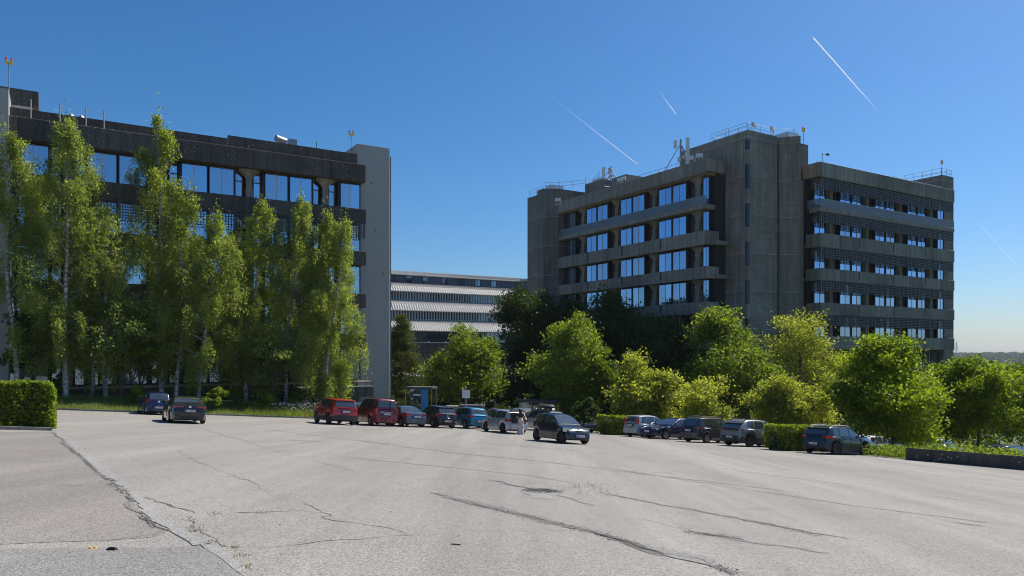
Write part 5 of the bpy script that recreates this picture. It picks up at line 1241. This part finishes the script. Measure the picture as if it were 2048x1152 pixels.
car('convertible', 'slate grey coupe-convertible with sloped rear window', vpos(856, RB1, 1.75, 4.03), BV, spec(SALOON, col='paint_slate', L=4.03, W=1.75, H=1.40, wr=.315, plate_r=.70, tumble=.20, gaps=(.42, .69), handles=(.48,), bars=[('rear_bumper', 'paint_slate', True, .36, .56, .98, .06)]), GL)
car('hatchback', 'glossy black small hatchback left of the turquoise one', vpos(916, RB1, 1.69, 3.75), BV, spec(col='paint_ink', L=3.75, W=1.69, H=1.53, belt=zs(HATCH['belt'], 1.02), roof=zs(HATCH['roof'], 1.02), tail=(.78, 1.0, .09, .74), plate_r=.48, badge=(True, .84), bars=[('trim_strip', 'chrome', True, .69, .72, .4, .03), ('rear_bumper', 'paint_ink', True, .38, .60, .98, .06)], spoiler=.09), GL)
car('hatchback', 'turquoise blue small hatchback before the white road sign', vpos(980, RB1, 1.71, 3.85), BV, spec(col='paint_teal', L=3.85, W=1.71, H=1.53, belt=zs(HATCH['belt'], 1.02), roof=zs(HATCH['roof'], 1.02), tail=(.78, .96, .10, .66), plate_r=.56, bars=[('rear_bumper', 'paint_teal', True, .42, .64, .98, .07)], aerial=.14), GL)
# the silver hatchback with its tailgate open
L8 = 3.72; p8 = vpos(1060, 39.4, 1.69, L8)
h8 = car('hatchback', 'silver hatchback with its tailgate open beside the person', p8, -30, spec(col='paint_silver', L=L8, W=1.69, H=1.47, belt=zs(HATCH['belt'], .985), roof=zs(HATCH['roof'], .985), open=True, rim='rim_dark', tail=(.74, .92, .10, .70), bars=[('rear_bumper', 'paint_silver', True, .28, .58, .99, .07)]), GL)
m = MB(); xr = -L8/2; m.add([(xr-.03, -.50, .66), (xr-.03, .50, .66), (xr+.03, .55, .92), (xr+.24, .47, 1.33), (xr+.24, -.47, 1.33), (xr+.03, -.55, .92)], [(0, 1, 2, 5)[::-1], (5, 2, 3, 4)[::-1]]); o = m.build('boot_dark_sheet', 'interior', h8); o.location = (-.02, 0, 0)  # dark sheet over the closed tail stands in for the unlit boot
def tgate():
    m = MB(); out = [(-.02, -.56), (-.02, .56), (-.35, .62), (-.78, .60), (-.98, .48), (-.98, -.48), (-.78, -.60), (-.35, -.62)]; inn = [(-.14, -.44), (-.14, .44), (-.40, .48), (-.58, .46), (-.58, .46), (-.58, -.46), (-.58, -.46), (-.40, -.48)]
    n = 8
    for z0, pts in ((0, out), (0, inn), (-.10, out), (-.10, inn)): m.v += [(x, y, z0 + .12*math.sin(-x*1.6)) for x, y in pts]
    for i in range(n): j = (i+1) % n; m.f += [(i, j, n+j, n+i), (2*n+i, 3*n+i, 3*n+j, 2*n+j), (i, 2*n+i, 2*n+j, j), (n+i, n+j, 3*n+j, 3*n+i)]
    m.mi = [0]*len(m.f); return m
tg = tgate().build('tailgate', 'paint_silver', h8, 30, (xr+.32, 0, 1.44)); tg.rotation_euler = (0, R(6), 0)
MB().add([(-.15, -.44, .0), (-.15, .44, .0), (-.57, .46, .05), (-.57, -.46, .05)], [(0, 1, 2, 3)]).build('tailgate_glass', 'carglass', tg)
for sd in (.5, -.5): MB().bar((xr+.2, sd, 1.0), (xr-.25, sd, 1.42), .012, 5).build('gas_strut', 'plastic', h8)
# cars half hidden behind the back row
car('saloon', 'dark car glimpsed between the red off-roader and the dark red van', vpos(745, RB1+7.5, 1.75, 4.3), BV, spec(col='paint_petrol', L=4.3, W=1.75, H=1.46), GL)
car('estate_car', 'silver car behind the open silver hatchback', vpos(1040, RB1+.2, 1.75, 4.2), BV, spec(col='paint_pale', L=4.2, W=1.75, H=1.5, rails=(.1, .55)), GL)
SUV = dict(HATCH, belt=zs(HATCH['belt'], 1.06), roof=zs(HATCH['roof'], 1.05))
L9 = 4.3; p9 = W(on_b(1136, RB1-.6)-.9, RB1-.6+L9/2)
c9 = car('roof_box_car', 'grey car with black roof and black roof box behind the compact car', p9, BV, spec(SUV, col='paint_pale', roofcol='paint_ink', L=L9, W=1.80, H=1.56, rails=(.12, .56), mirrorcol='plastic'), GL)
m = MB(); st_ = [(-.95, .12, .02), (-.92, .34, .10), (-.7, .42, .19), (0, .44, .22), (.55, .42, .20), (.95, .34, .12), (1.12, .16, .03)]; n = 10
for x, hw_, hh_ in st_: m.v += [(x, hw_*math.cos(6.2832*i/n), (hh_ if math.sin(6.2832*i/n) > 0 else .08)*math.sin(6.2832*i/n)) for i in range(n)]
m.f = [(k*n+i, k*n+(i+1) % n, (k+1)*n+(i+1) % n, (k+1)*n+i) for k in range(len(st_)-1) for i in range(n)] + [tuple(range(n-1, -1, -1)), tuple((len(st_)-1)*n+i for i in range(n))]; m.mi = [0]*len(m.f)
o = m.build('roof_box', 'plastic', c9, 50, (-.35, 0, 1.83))
for x in (-.75, .15): MB().bar((x, -.55, 1.68), (x, .55, 1.68), .02, 6).bar((x, -.55, 1.55), (x, -.55, 1.68), .02, 6).bar((x, .55, 1.55), (x, .55, 1.68), .02, 6).build('roof_bar', 'alu', c9)
# compact car driving toward the camera
COMP = dict(belt=[(0, .42), (.004, .62), (.015, .84), (.04, .95), (.2, .96), (.64, .93), (.72, .91), (.86, .84), (.94, .74), (.975, .62), (.993, .50), (1, .38)],
            roof=[(.015, .93), (.045, 1.05), (.10, 1.36), (.15, 1.43), (.30, 1.465), (.44, 1.455), (.52, 1.40), (.735, .92)], rear=(.035, .10), front=(.71, .545), side=((.16, .32), (.34, .62)), tail=(.80, 1.0, .06, .72), head=(.60, .80, .885, .52))
pA = Vector((2.50, 37.9, 0))
car('compact_car', 'dark blue-grey compact car driving across the open asphalt', pA, 150, spec(COMP, col='paint_dusk', L=3.41, W=1.62, H=1.46, wr=.29, wx=(.15, .84), rim='rim_dark', plate_f=.40, plate_r=.5, gaps=(.34, .66), handles=(.37,), bars=[('grille', 'plastic', False, .56, .66, .42, .03), ('lower_grille', 'plastic', False, .24, .33, .62, .03)], badge=(False, .70), mirror=.66, taper=.22), 'moving cars')
# the right row
def uc(label, px, s, dx=0.0, bearing=BU, name='hatchback', a_rear=RB2): return car(name, label, upos(px, a_rear+dx, s['W'], s['L']), bearing, s, GR)
p = W(RB2+2.6, on_a(1150, RB2)-.9); car('hatchback', 'dark hatchback with chrome trim half behind the compact car', p, BU+180, spec(col='paint_grey', L=3.9, W=1.7, H=1.42, roof=zs(HATCH['roof'], .95)), GR)
uc('silver minicar left of the dark blue saloon', 1243, spec(col='paint_pale', L=3.72, W=1.68, H=1.55, belt=zs(HATCH['belt'], 1.03), roof=zs(HATCH['roof'], 1.05), tail=(.92, 1.36, .05, .80), plate_r=.84, bars=[('rear_bumper', 'paint_pale', True, .36, .62, .98, .06)], wr=.29))
BMW = dict(SALOON, belt=[(0, .42), (.004, .66), (.012, .90), (.028, 1.02), (.12, 1.04), (.66, .94), (.72, .92), (.88, .82), (.955, .74), (.985, .62), (.996, .50), (1, .38)], roof=[(.06, 1.02), (.12, 1.14), (.22, 1.40), (.32, 1.48), (.44, 1.50), (.53, 1.45), (.70, .95)], rear=(.10, .22), front=(.685, .545), side=((.20, .34), (.355, .49), (.505, .62)), head=(.64, .74, .93, .42))
pb = W(RB2+2.2, on_a(1278, RB2)-1.0)
car('saloon', 'dark blue saloon parked nose outward with twin grille', pb, BU+180, spec(BMW, col='paint_navy', L=4.8, W=1.83, H=1.50, wr=.33, plate_f=.50, bars=[('grille', 'plastic', False, .60, .76, .30, .035), ('lower_grille', 'plastic', False, .26, .40, .8, .03)], badge=(False, .79), mirror=.65, taper=.20), GR)
MPV = dict(HATCH, belt=zs(HATCH['belt'], 1.05), roof=[(.010, .98), (.03, 1.10), (.07, 1.48), (.11, 1.60), (.30, 1.655), (.46, 1.65), (.58, 1.56), (.80, .95)], rear=(.024, .072), front=(.775, .60), side=((.12, .26), (.28, .47), (.49, .70)), tail=(.86, 1.02, .07, .60))
uc('dark grey people carrier left of the grey crossover', 1355, spec(MPV, col='paint_grey', L=4.53, W=1.83, H=1.66, wr=.32, plate_r=.76, badge=(True, 1.0), rails=(.12, .55), bars=[('rear_bumper', 'paint_grey', True, .34, .62, .99, .07)]))
CROSS = dict(belt=[(0, .48), (.003, .68), (.008, .96), (.018, 1.12), (.2, 1.10), (.66, 1.04), (.75, 1.02), (.90, .94), (.97, .80), (.992, .62), (1, .44)],
             roof=[(.012, 1.10), (.03, 1.20), (.10, 1.50), (.15, 1.60), (.30, 1.65), (.46, 1.64), (.55, 1.57), (.75, 1.06)], rear=(.026, .10), front=(.725, .57), side=((.14, .26), (.28, .45), (.47, .64)), tail=(.97, 1.05, .06, .10), head=(.72, .86, .93, .6))
uc('metallic grey crossover with black rear panel left of the clipped hedge', 1435, spec(CROSS, col='paint_steel', roofcol='paint_steel', L=4.54, W=1.88, H=1.65, wr=.365, clr=.2, clad=.5, arch=True, rim='rim_dark', plate_r=.56, rails=(.10, .58), spoiler=.07, bars=[('light_band', 'plastic', True, .94, 1.06, .98, .05), ('rear_bumper', 'plastic', True, .32, .64, .99, .07)]), name='crossover')
STEP = dict(HATCH, belt=zs(HATCH['belt'], 1.04), roof=zs(HATCH['roof'], 1.02))
uc('dark green raised hatchback under the wide tree', 1597, spec(STEP, col='paint_petrol', L=4.1, W=1.85, H=1.54, wr=.345, clr=.2, clad=.46, arch=True, rim='rim_dark', plate_r=.55, rails=(.14, .54), tail=(.84, 1.0, .10, .62), railcol='alu', bars=[('rear_bumper', 'plastic', True, .32, .60, .99, .07)], spoiler=.08))
# cars on the lower terrace, mostly hidden
T2 = lambda x, y: terrain_z(x, y)+.06
for lab, px, t, brg, col, sp in (('dark saloon under the wide tree', 1712, 48.5, BV+180, 'paint_navy', HATCH), ('white hatchback behind the wide tree trunk', 1822, 53, BU, 'paint_white', HATCH), ('blue-grey saloon behind the low wall', 1882, 55, BV+180, 'paint_bluegrey', BMW),
                                 ('black car behind the low wall at the right edge', 2020, 44.5, BU, 'paint_ink', HATCH), ('white hatchback left of the wide tree trunk', 1748, 54, BU, 'paint_white', HATCH)):
    p = Vector(((px-1024)/FPX*t, t, 0)); car('hatchback' if sp is HATCH else 'saloon', lab, p, brg, spec(sp, col=col, L=4.2, W=1.75, H=1.48, tail=(.78, .96, .06, .66)), 'cars on the lower terrace', gfun=T2)
# ------------------------------------------------------------------ the person at the open boot
def person(label, pos, bearing, H):
    z0 = G(pos.x, pos.y); root = empty('person', (pos.x, pos.y, z0+.004), R(-bearing), label, 'person')   # local +y is where the figure faces
    s = H/1.66
    J = {'pelvis': (0, 0, .92, .125, .10), 'waist': (0, .01, 1.06, .105, .085), 'chest': (0, .03, 1.24, .135, .095), 'neck0': (0, .03, 1.38, .075, .065), 'neck': (0, .045, 1.45, .05, .05), 'head0': (0, .06, 1.52, .075, .085), 'head': (0, .065, 1.585, .078, .09), 'crownv': (0, .055, 1.64, .05, .06)}
    for sd, k in ((1, 'R'), (-1, 'L')):
        J.update({'sh'+k: (sd*.155, .02, 1.35, .052, .052), 'el'+k: (sd*.235, .03, 1.10, .038, .038), 'wr'+k: (sd*.16, .24, 1.06, .026, .026), 'pa'+k: (sd*.135, .31, 1.055, .03, .018),
                  'hip'+k: (sd*.09, 0, .86, .085, .085), 'kn'+k: (sd*.10, .015, .48, .055, .055), 'an'+k: (sd*.10, -.01, .09, .035, .035), 'toe'+k: (sd*.115, .13, .035, .035, .025)})
        for i, (dx, dy, dz) in enumerate(((-.055, .03, .0), (-.03, .10, -.012), (-.01, .115, -.014), (.012, .105, -.016), (.03, .085, -.02))):
            J['f%d%s' % (i, k)] = (sd*(.135+dx), .31+dy*.6, 1.055+dz, .010, .010); J['g%d%s' % (i, k)] = (sd*(.135+dx*1.1), .31+dy, 1.03+dz*2, .008, .008)
    E = [('pelvis', 'waist'), ('waist', 'chest'), ('chest', 'neck0'), ('neck0', 'neck'), ('neck', 'head0'), ('head0', 'head'), ('head', 'crownv')]
    for k in 'RL':
        E += [('neck0', 'sh'+k), ('sh'+k, 'el'+k), ('el'+k, 'wr'+k), ('wr'+k, 'pa'+k), ('pelvis', 'hip'+k), ('hip'+k, 'kn'+k), ('kn'+k, 'an'+k), ('an'+k, 'toe'+k)]
        for i in range(5): E += [('pa'+k, 'f%d%s' % (i, k)), ('f%d%s' % (i, k), 'g%d%s' % (i, k))]
    names = list(J); me = bpy.data.meshes.new('body'); me.from_pydata([(J[n][0]*s, J[n][1]*s, J[n][2]*s) for n in names], [(names.index(a), names.index(b)) for a, b in E], [])
    o = link('body', me, root); me.materials.append(M['skin']); sk = o.modifiers.new('skin', 'SKIN')
    for v, n in zip(me.skin_vertices[0].data, names): v.radius = (J[n][3]*s, J[n][4]*s); v.use_root = n == 'pelvis'
    sb = o.modifiers.new('sub', 'SUBSURF'); sb.levels = 1; sb.render_levels = 2
    def loft(name, rings, mat, n=18, cap=True):
        m = MB()
        for cx, cy, z, rx, ry in rings: m.v += [((cx+rx*math.cos(6.2832*i/n))*s, (cy+ry*math.sin(6.2832*i/n))*s, z*s) for i in range(n)]
        m.f = [(k*n+i, k*n+(i+1) % n, (k+1)*n+(i+1) % n, (k+1)*n+i) for k in range(len(rings)-1) for i in range(n)]
        if cap: m.f += [tuple(range(n-1, -1, -1)), tuple((len(rings)-1)*n+i for i in range(n))]
        m.mi = [0]*len(m.f); return m.build(name, mat, root, 60)
    loft('crop_top', [(0, .015, 1.13, .135, .105), (0, .03, 1.22, .155, .115), (0, .03, 1.32, .17, .105), (0, .03, 1.37, .13, .085)], 'black_cloth')
    for sd in (1, -1):
        loft('sleeve', [(sd*.165, .02, 1.36, .06, .06), (sd*.195, .02, 1.28, .062, .06), (sd*.21, .025, 1.22, .056, .055)], 'black_cloth', 12)
    loft('waistband', [(0, .005, 1.06, .135, .105), (0, 0, .97, .165, .135), (0, -.01, .86, .185, .15), (0, -.005, .80, .18, .14)], 'print_cloth')
    for sd in (1, -1): loft('trouser_leg', [(sd*.085, -.005, .86, .10, .135), (sd*.092, 0, .62, .105, .12), (sd*.10, 0, .35, .115, .12), (sd*.105, 0, .035, .13, .135)], 'print_cloth', 16)
    loft('hair', [(0, .0, 1.12, .05, .03), (0, -.035, 1.22, .105, .045), (0, -.03, 1.36, .11, .06), (0, .005, 1.48, .095, .085), (0, .03, 1.57, .10, .105), (0, .045, 1.635, .085, .09), (0, .05, 1.672, .04, .045)], 'black_hair')
    # face: nose, eyes, mouth, ears
    MB().tube([(0, .15*s, 1.55*s), (0, .172*s, 1.525*s)], [.009, .014], 6).build('nose', 'skin', root)
    for sd in (1, -1):
        MB().tube([(sd*.03*s, .138*s, 1.56*s), (sd*.03*s, .150*s, 1.56*s)], [.012, .008], 6).build('eye', 'black_hair', root); MB().tube([(sd*.078*s, .06*s, 1.52*s), (sd*.088*s, .055*s, 1.56*s)], [.012, .015], 6).build('ear', 'skin', root)
    MB().tube([(-.02*s, .143*s, 1.495*s), (.02*s, .143*s, 1.495*s)], [.007, .007], 6).build('mouth', 'lips', root)
    for sd in (1, -1): MB().tube([(sd*.105*s, -.05*s, .03*s), (sd*.11*s, .05*s, .035*s), (sd*.115*s, .15*s, .025*s)], [.036, .042, .025], 8).build('shoe', 'white_paint', root, 50)
    return root
M['skin'] = simple('skin', (.42, .24, .16), .5); M['lips'] = simple('lips', (.35, .1, .08), .5); M['black_cloth'] = simple('black cloth', (.012, .012, .014), .9); M['black_hair'] = simple('black hair', (.010, .008, .008), .45)
def printcloth():
    m, nt, bs = nmat('striped print cloth')
    w = N(nt, 'ShaderNodeTexNoise', Scale=5.0, Detail=2.0); nt.links.new(coords(nt, (4, 4, .7)), w.inputs['Vector'])
    c = ramp(nt, w.outputs['Fac'], [(.36, (.10, .22, .62)), (.44, (.75, .74, .68)), (.50, (.62, .36, .07)), (.57, (.70, .45, .12)), (.63, (.12, .28, .65))])
    c.node.color_ramp.interpolation = 'CONSTANT'; nt.links.new(c, bs.inputs['Base Color']); bs.inputs['Roughness'].default_value = .85; return m
M['print_cloth'] = printcloth()
pp = gp(1041, 869.5)
person('person in black crop top and striped wide trousers at an open boot', pp, -22, 1.60)

# ------------------------------------------------------------------ street furniture beyond the cars
def tz(x, y): return terrain_z(x, y)+.03
def gpt(px, t): x = (px-1024)/FPX*t; return Vector((x, t, tz(x, t)))
p = gpt(932, 58); r = empty('road_sign', p, R(-4), 'white rear of a square road sign on a pole', 'sign')
MB().bar((0, .03, 0), (0, .03, 2.98), .035, 8).build('pole', 'railing', r); MB().box(-.31, .31, -.012, .008, 2.22, 2.86).build('sign_panel', 'white_paint', r); MB().box(.14, .2, -.018, -.013, 2.38, 2.46).build('sticker', 'yellow', r)
M['blue_panel'] = simple('blue shelter panel', (.02, .20, .50), .4); M['clear_glass'] = glass('shelter glass', (.6, .7, .7), (.05, .06, .06), .25, 0)
p = gpt(842, 66); r = empty('bus_shelter', p, R(-8), 'small shelter with pale roof and blue side panel', 'shelter')
MB().box(-1.25, 1.3, -.9, .9, 2.15, 2.32).build('roof', 'shelter_roof', r); MB().box(.25, .85, -.85, -.8, .1, 2.1).build('side_panel', 'blue_panel', r); MB().box(-1.2, .2, .8, .85, .2, 2.1).build('back_panel', 'clear_glass', r); MB().box(-.5, .2, -.86, -.82, 1.55, 1.7).build('nameboard', 'white_paint', r)
for x in (-1.2, 1.2):
    for y in (-.85, .85): MB().bar((x, y, 0), (x, y, 2.15), .04, 6).build('post', 'railing', r)
p = gpt(1078, 70); r = empty('cycle_shelter', p, R(-3), 'long glazed shelter with flat grey roof and yellow posts', 'shelter')
MB().box(-1.9, 1.9, -1.0, 1.0, 2.32, 2.5).build('roof', 'shelter_roof', r)
for i in range(4): MB().box(-1.85+.93*i, -1.85+.93*i+.9, .9, .93, .2, 2.25).build('glass_panel', 'clear_glass', r)
for x in (.35, 1.82): MB().box(x-.04, x+.04, -.95, -.87, 0, 2.32).build('yellow_post', 'yellow', r)
for x in (-1.82, -.7): MB().bar((x, -.9, 0), (x, -.9, 2.32), .045, 6).build('post', 'railing', r)
p = gpt(914, 64); r = empty('concrete_hut', p, R(-10), 'low concrete bin enclosure left of the road sign', 'enclosure')
MB().box(-1.0, .35, -.6, .6, -.2, 1.55).build('side_wall', 'conc_pale', r); MB().box(.36, 2.3, .3, .6, -.2, 1.5).build('back_wall', 'conc_dark', r); MB().box(.3, 2.4, -.7, .65, 1.56, 1.66).build('roof', 'shelter_roof', r); MB().box(1.5, 2.2, -.5, .1, 0, 1.2).build('container', 'blue_clad', r)
for k, (px, t, h, rr) in enumerate(((745, 72, 2.6, 2.2), (868, 82, 4.6, 3.2), (905, 86, 5.2, 3.4), (965, 80, 4.6, 3.2), (1015, 86, 6.0, 3.6), (805, 90, 4.5, 3.2), (1060, 76, 3.8, 3.0), (1180, 62, 2.6, 2.4))):
    q = gpt(px, t); broadleaf('bush', ['dark bush right of the red vehicles under the stair tower', 'dark bush behind the blue-panelled shelter', 'dark bush above the bin enclosure', 'dark bush right of the road sign', 'tall dark bush in front of the ambulances', 'dark bush behind the conifer', 'dark bush behind the cycle shelter', 'dark bush right of the roof box'][k], q, h, rr, 'leaf_shaded', .04, 80, 90, .2, (1, .8), 'dark bushes behind the back row', lumps=4, cat='bush')
# ambulances
AMB = dict(belt=[(0, .45), (.002, .80), (.005, 1.35), (.2, 1.4), (.74, 1.35), (.80, 1.28), (.92, 1.05), (.975, .88), (.994, .66), (1, .42)],
           roof=[(.002, 1.38), (.005, 1.9), (.02, 2.42), (.06, 2.52), (.5, 2.55), (.66, 2.5), (.72, 2.38), (.86, 1.25)], rear=(.004, .012), front=(.845, .735), side=((.66, .78),), tail=(1.0, 1.5, .01, .88), head=(.72, 1.0, .93, .6))
M['chev_red'] = simple('red reflective film', (.6, .06, .02), .4); M['hi_green'] = simple('green reflective film', (.02, .22, .08), .4); M['hi_yellow'] = simple('yellow reflective film', (.75, .72, .03), .4); M['navy_print'] = simple('navy print', (.02, .03, .10), .5)
GNF = Vector((0, .01, 1)).normalized()
def letters(parent, txt, size, loc, rot, mat):
    c = bpy.data.curves.new('lettering', 'FONT'); c.body = txt; c.size = size; c.align_x = 'CENTER'; c.extrude = .004; o = bpy.data.objects.new('lettering', c); COL.objects.link(o); o.parent = parent; o.location = loc; o.rotation_euler = rot; c.materials.append(M[mat])
    dg = bpy.context.evaluated_depsgraph_get(); me = bpy.data.meshes.new_from_object(o.evaluated_get(dg)); q = link('lettering', me, parent, loc); q.rotation_euler = rot; bpy.data.objects.remove(o); return q
for kind, px, t, brg, col, lab in (('lime', 996, 86, 14, 'paint_lime', 'lime ambulance with red chevrons on its rear'), ('white', 1010, 116, BU, 'paint_white', 'white ambulance with chequered side band behind the lime one')):
    q = gpt(px, t); s_ = spec(AMB, col=col, L=5.6, W=2.0, H=2.55, wr=.34, taper=.03, tumble=.10, gaps=(.62, .80), handles=(.64,), mirror=.80)
    v_ = car('ambulance', lab, q, brg, s_, 'ambulances', 'ambulance', gfun=tz, nrm=GNF); xr = -2.8-.05
    m = MB()
    for i in range(4):
        for sd in (1, -1):
            y0, y1 = .24*i, .24*i+.13; m.add([(xr, sd*y0, 2.22), (xr, sd*y1, 2.22), (xr, sd*(y1+.16), 1.95), (xr, sd*(y0+.16), 1.95)], [(0, 1, 2, 3)])
    m.build('chevron', 'chev_red', v_)
    boxo('rear_panel', 'hi_yellow', v_, xr+.01, xr+.14, -.93, .93, 1.45, 2.3)
    if kind == 'lime':
        letters(v_, 'AMBULANCE', .22, (xr-.004, 0, 1.62), (R(90), 0, R(-90)), 'chev_red'); boxo('rear_glass', 'carglass', v_, xr-.004, xr+.06, -.85, .85, .95, 1.42)
        boxo('light_bar', 'navy_print', v_, -2.5, -2.3, -.5, .5, 2.56, 2.66)
    else:
        for sd in (1, -1):
            for i in range(6): boxo('chequer', ('hi_yellow', 'hi_green')[i % 2], v_, -2.6+.55*i, -2.6+.55*i+.54, *sorted((sd*1.005, sd*1.012)), .95, 1.30)
            boxo('emblem', 'navy_print', v_, -1.2, -.8, *sorted((sd*.985, sd*.99)), 1.65, 2.1); boxo('wall_panel', 'paint_white', v_, -2.7, .6, *sorted((sd*.94, sd*.982)), 1.36, 2.35)
# board on a post at the left edge
p = Vector((-20.3, 28.6, 0)); p.z = G(p.x, p.y); r = empty('marker_post', p, R(31), 'weathered board on a red and white post behind the left hedge', 'post')
MB().box(-.06, .06, -.05, .05, 0, 3.05).build('post', 'red_lamp', r); MB().box(-1.2, .62, -.09, -.055, 3.0, 3.14).build('board', 'conc_pale', r); MB().box(-.062, .062, -.052, .052, 2.6, 2.75).build('white_band', 'white_paint', r)

# ------------------------------------------------------------------ the far hillside, its pylon, the air and the contrails
n = 4200; fx = RNG.uniform(700, 2700, n); fy = RNG.uniform(1150, 2480, n); ico = []
ph_ = (1+5**.5)/2; iv = np.array([(-1, ph_, 0), (1, ph_, 0), (-1, -ph_, 0), (1, -ph_, 0), (0, -1, ph_), (0, 1, ph_), (0, -1, -ph_), (0, 1, -ph_), (ph_, 0, -1), (ph_, 0, 1), (-ph_, 0, -1), (-ph_, 0, 1)])/1.9
iff = np.array([(0,11,5),(0,5,1),(0,1,7),(0,7,10),(0,10,11),(1,5,9),(5,11,4),(11,10,2),(10,7,6),(7,1,8),(3,9,4),(3,4,2),(3,2,6),(3,6,8),(3,8,9),(4,9,5),(2,4,11),(6,2,10),(8,6,7),(9,8,1)])
# four-fold subdivided blobs with a rough skin
vs_ = [tuple(x) for x in iv]; cache = {}
def midp(i, j):
    k = (min(i, j), max(i, j))
    if k not in cache: q = (np.array(vs_[i])+np.array(vs_[j]))/2; q = q/np.linalg.norm(q); vs_.append(tuple(q)); cache[k] = len(vs_)-1
    return cache[k]
f2 = []
for a, b, c in iff: ab, bc, ca = midp(a, b), midp(b, c), midp(c, a); f2 += [(a, ab, ca), (b, bc, ab), (c, ca, bc), (ab, bc, ca)]
bv = np.array(vs_); bf = np.array(f2); nv = len(bv)
V_ = np.empty((n, nv, 3)); hgt = RNG.uniform(5.5, 10, n)
for i in range(n):
    r = hgt[i]*RNG.uniform(.75, 1.1); V_[i] = bv*(1+RNG.normal(0, .13, (nv, 1)))*np.array([r*.85, r*.85, hgt[i]*.8]) + np.array([fx[i], fy[i], terrain_z(fx[i], fy[i])+hgt[i]*.55])
me = bpy.data.meshes.new('far_wood'); Fc = (bf[None] + (np.arange(n)*nv)[:, None, None]).reshape(-1, 3); nf = len(Fc)
me.vertices.add(n*nv); me.vertices.foreach_set('co', V_.ravel()); me.loops.add(nf*3); me.loops.foreach_set('vertex_index', Fc.ravel().astype(np.int32)); me.polygons.add(nf); me.polygons.foreach_set('loop_start', np.arange(0, nf*3, 3, dtype=np.int32))
at_ = me.attributes.new('tone', 'FLOAT', 'FACE'); at_.data.foreach_set('value', np.repeat(np.clip(RNG.normal(.45, .3, n), 0, 1), len(bf)).astype(np.float32)); me.materials.append(M['wood_far']); me.update(calc_edges=True); me.validate()
tag(link('far_wood', me), 'hazy woodland covering the far hillside', 'woods', kind='stuff')
q = at(1913, 703, 2330); zb = terrain_z(q.x, q.y); r = empty('power_pylon', (q.x, q.y, zb), .4, 'lattice power pylon on the far hill', 'pylon'); hp = CAMZ+(HORY-683)/FPX*2330-zb; m = MB()
for i in range(9):
    w0, w1 = 4.2*(1-i/9.6), 4.2*(1-(i+1)/9.6); a, b = hp*i/9, hp*(i+1)/9
    for sx, sy in ((1, 1), (1, -1), (-1, -1), (-1, 1)):
        m.bar((sx*w0, sy*w0, a), (sx*w1, sy*w1, b), .35, 4); m.bar((sx*w0, sy*w0, a), (-sy*w1, sx*w1, b), .22, 4)
m.build('tower', 'railing', r)
for f, l in ((.62, 6), (.76, 7), (.9, 5)): MB().bar((-l, 0, hp*f), (l, 0, hp*f), .45, 4).build('cross_arm', 'railing', r)
hz = bpy.data.materials.new('valley haze'); hz.use_nodes = True; nt = hz.node_tree; nt.nodes.clear(); pv = nt.nodes.new('ShaderNodeVolumePrincipled'); pv.inputs['Color'].default_value = (.80, .88, 1, 1); pv.inputs['Density'].default_value = .00007; pv.inputs['Anisotropy'].default_value = .3
mo = nt.nodes.new('ShaderNodeOutputMaterial'); nt.links.new(pv.outputs[0], mo.inputs['Volume']); M['haze'] = hz
tag(MB().box(-1540, 3040, -640, 3140, -100, 34).build('haze', 'haze'), 'thin valley haze', kind='stuff')
ct = bpy.data.materials.new('contrail ice cloud'); ct.use_nodes = True; nt = ct.node_tree; nt.nodes.clear(); pv = nt.nodes.new('ShaderNodeVolumePrincipled'); pv.inputs['Color'].default_value = (1, 1, 1, 1); pv.inputs['Density'].default_value = .055; pv.inputs['Anisotropy'].default_value = .55
mo = nt.nodes.new('ShaderNodeOutputMaterial'); nt.links.new(pv.outputs[0], mo.inputs['Volume']); M['contrail'] = ct
def contrail(label, p, q, r, alt=9500, k=18):
    """a thin ice-cloud tube at flight level: pixel ends, radii along it"""
    A, B = [Vector(((x-1024)/FPX, 1, (HORY-y)/FPX)) for x, y in (p, q)]; A *= alt/A.z; B *= alt/B.z; m = MB(); pts = [A.lerp(B, i/k) + Vector((random.gauss(0, 3), 0, random.gauss(0, 3))) for i in range(k+1)]
    rs = [interp(r, i/k)*random.uniform(.9, 1.1) for i in range(k+1)]; c = pts[0].copy(); m.tube([x-c for x in pts], rs, 9)
    o = m.build('contrail', 'contrail', None, 60, c); tag(o, label, 'contrail', 'contrails in the sky'); return o
contrail('long thin contrail slanting down above the gap between the blocks', (955, 78), (1274, 328), [(0, .8), (.35, 2), (.55, 5), (.75, 13), (1, 19)], k=26)
contrail('shortest contrail over the right block', (1318, 182), (1352, 228), [(0, 2), (.5, 8), (1, 15)])
contrail('bright contrail at the upper right', (1627, 76), (1758, 224), [(0, 17), (.3, 16), (.6, 11), (.85, 4), (1, 1.5)])
contrail('faint broken contrail near the right horizon', (1962, 452), (2060, 560), [(0, 3), (.3, 10), (.5, 7), (.7, 16), (1, 18)], 7000)
contrail('tiny contrail low at the right picture edge', (2024, 609), (2060, 592), [(0, 14), (1, 16)], 5000)
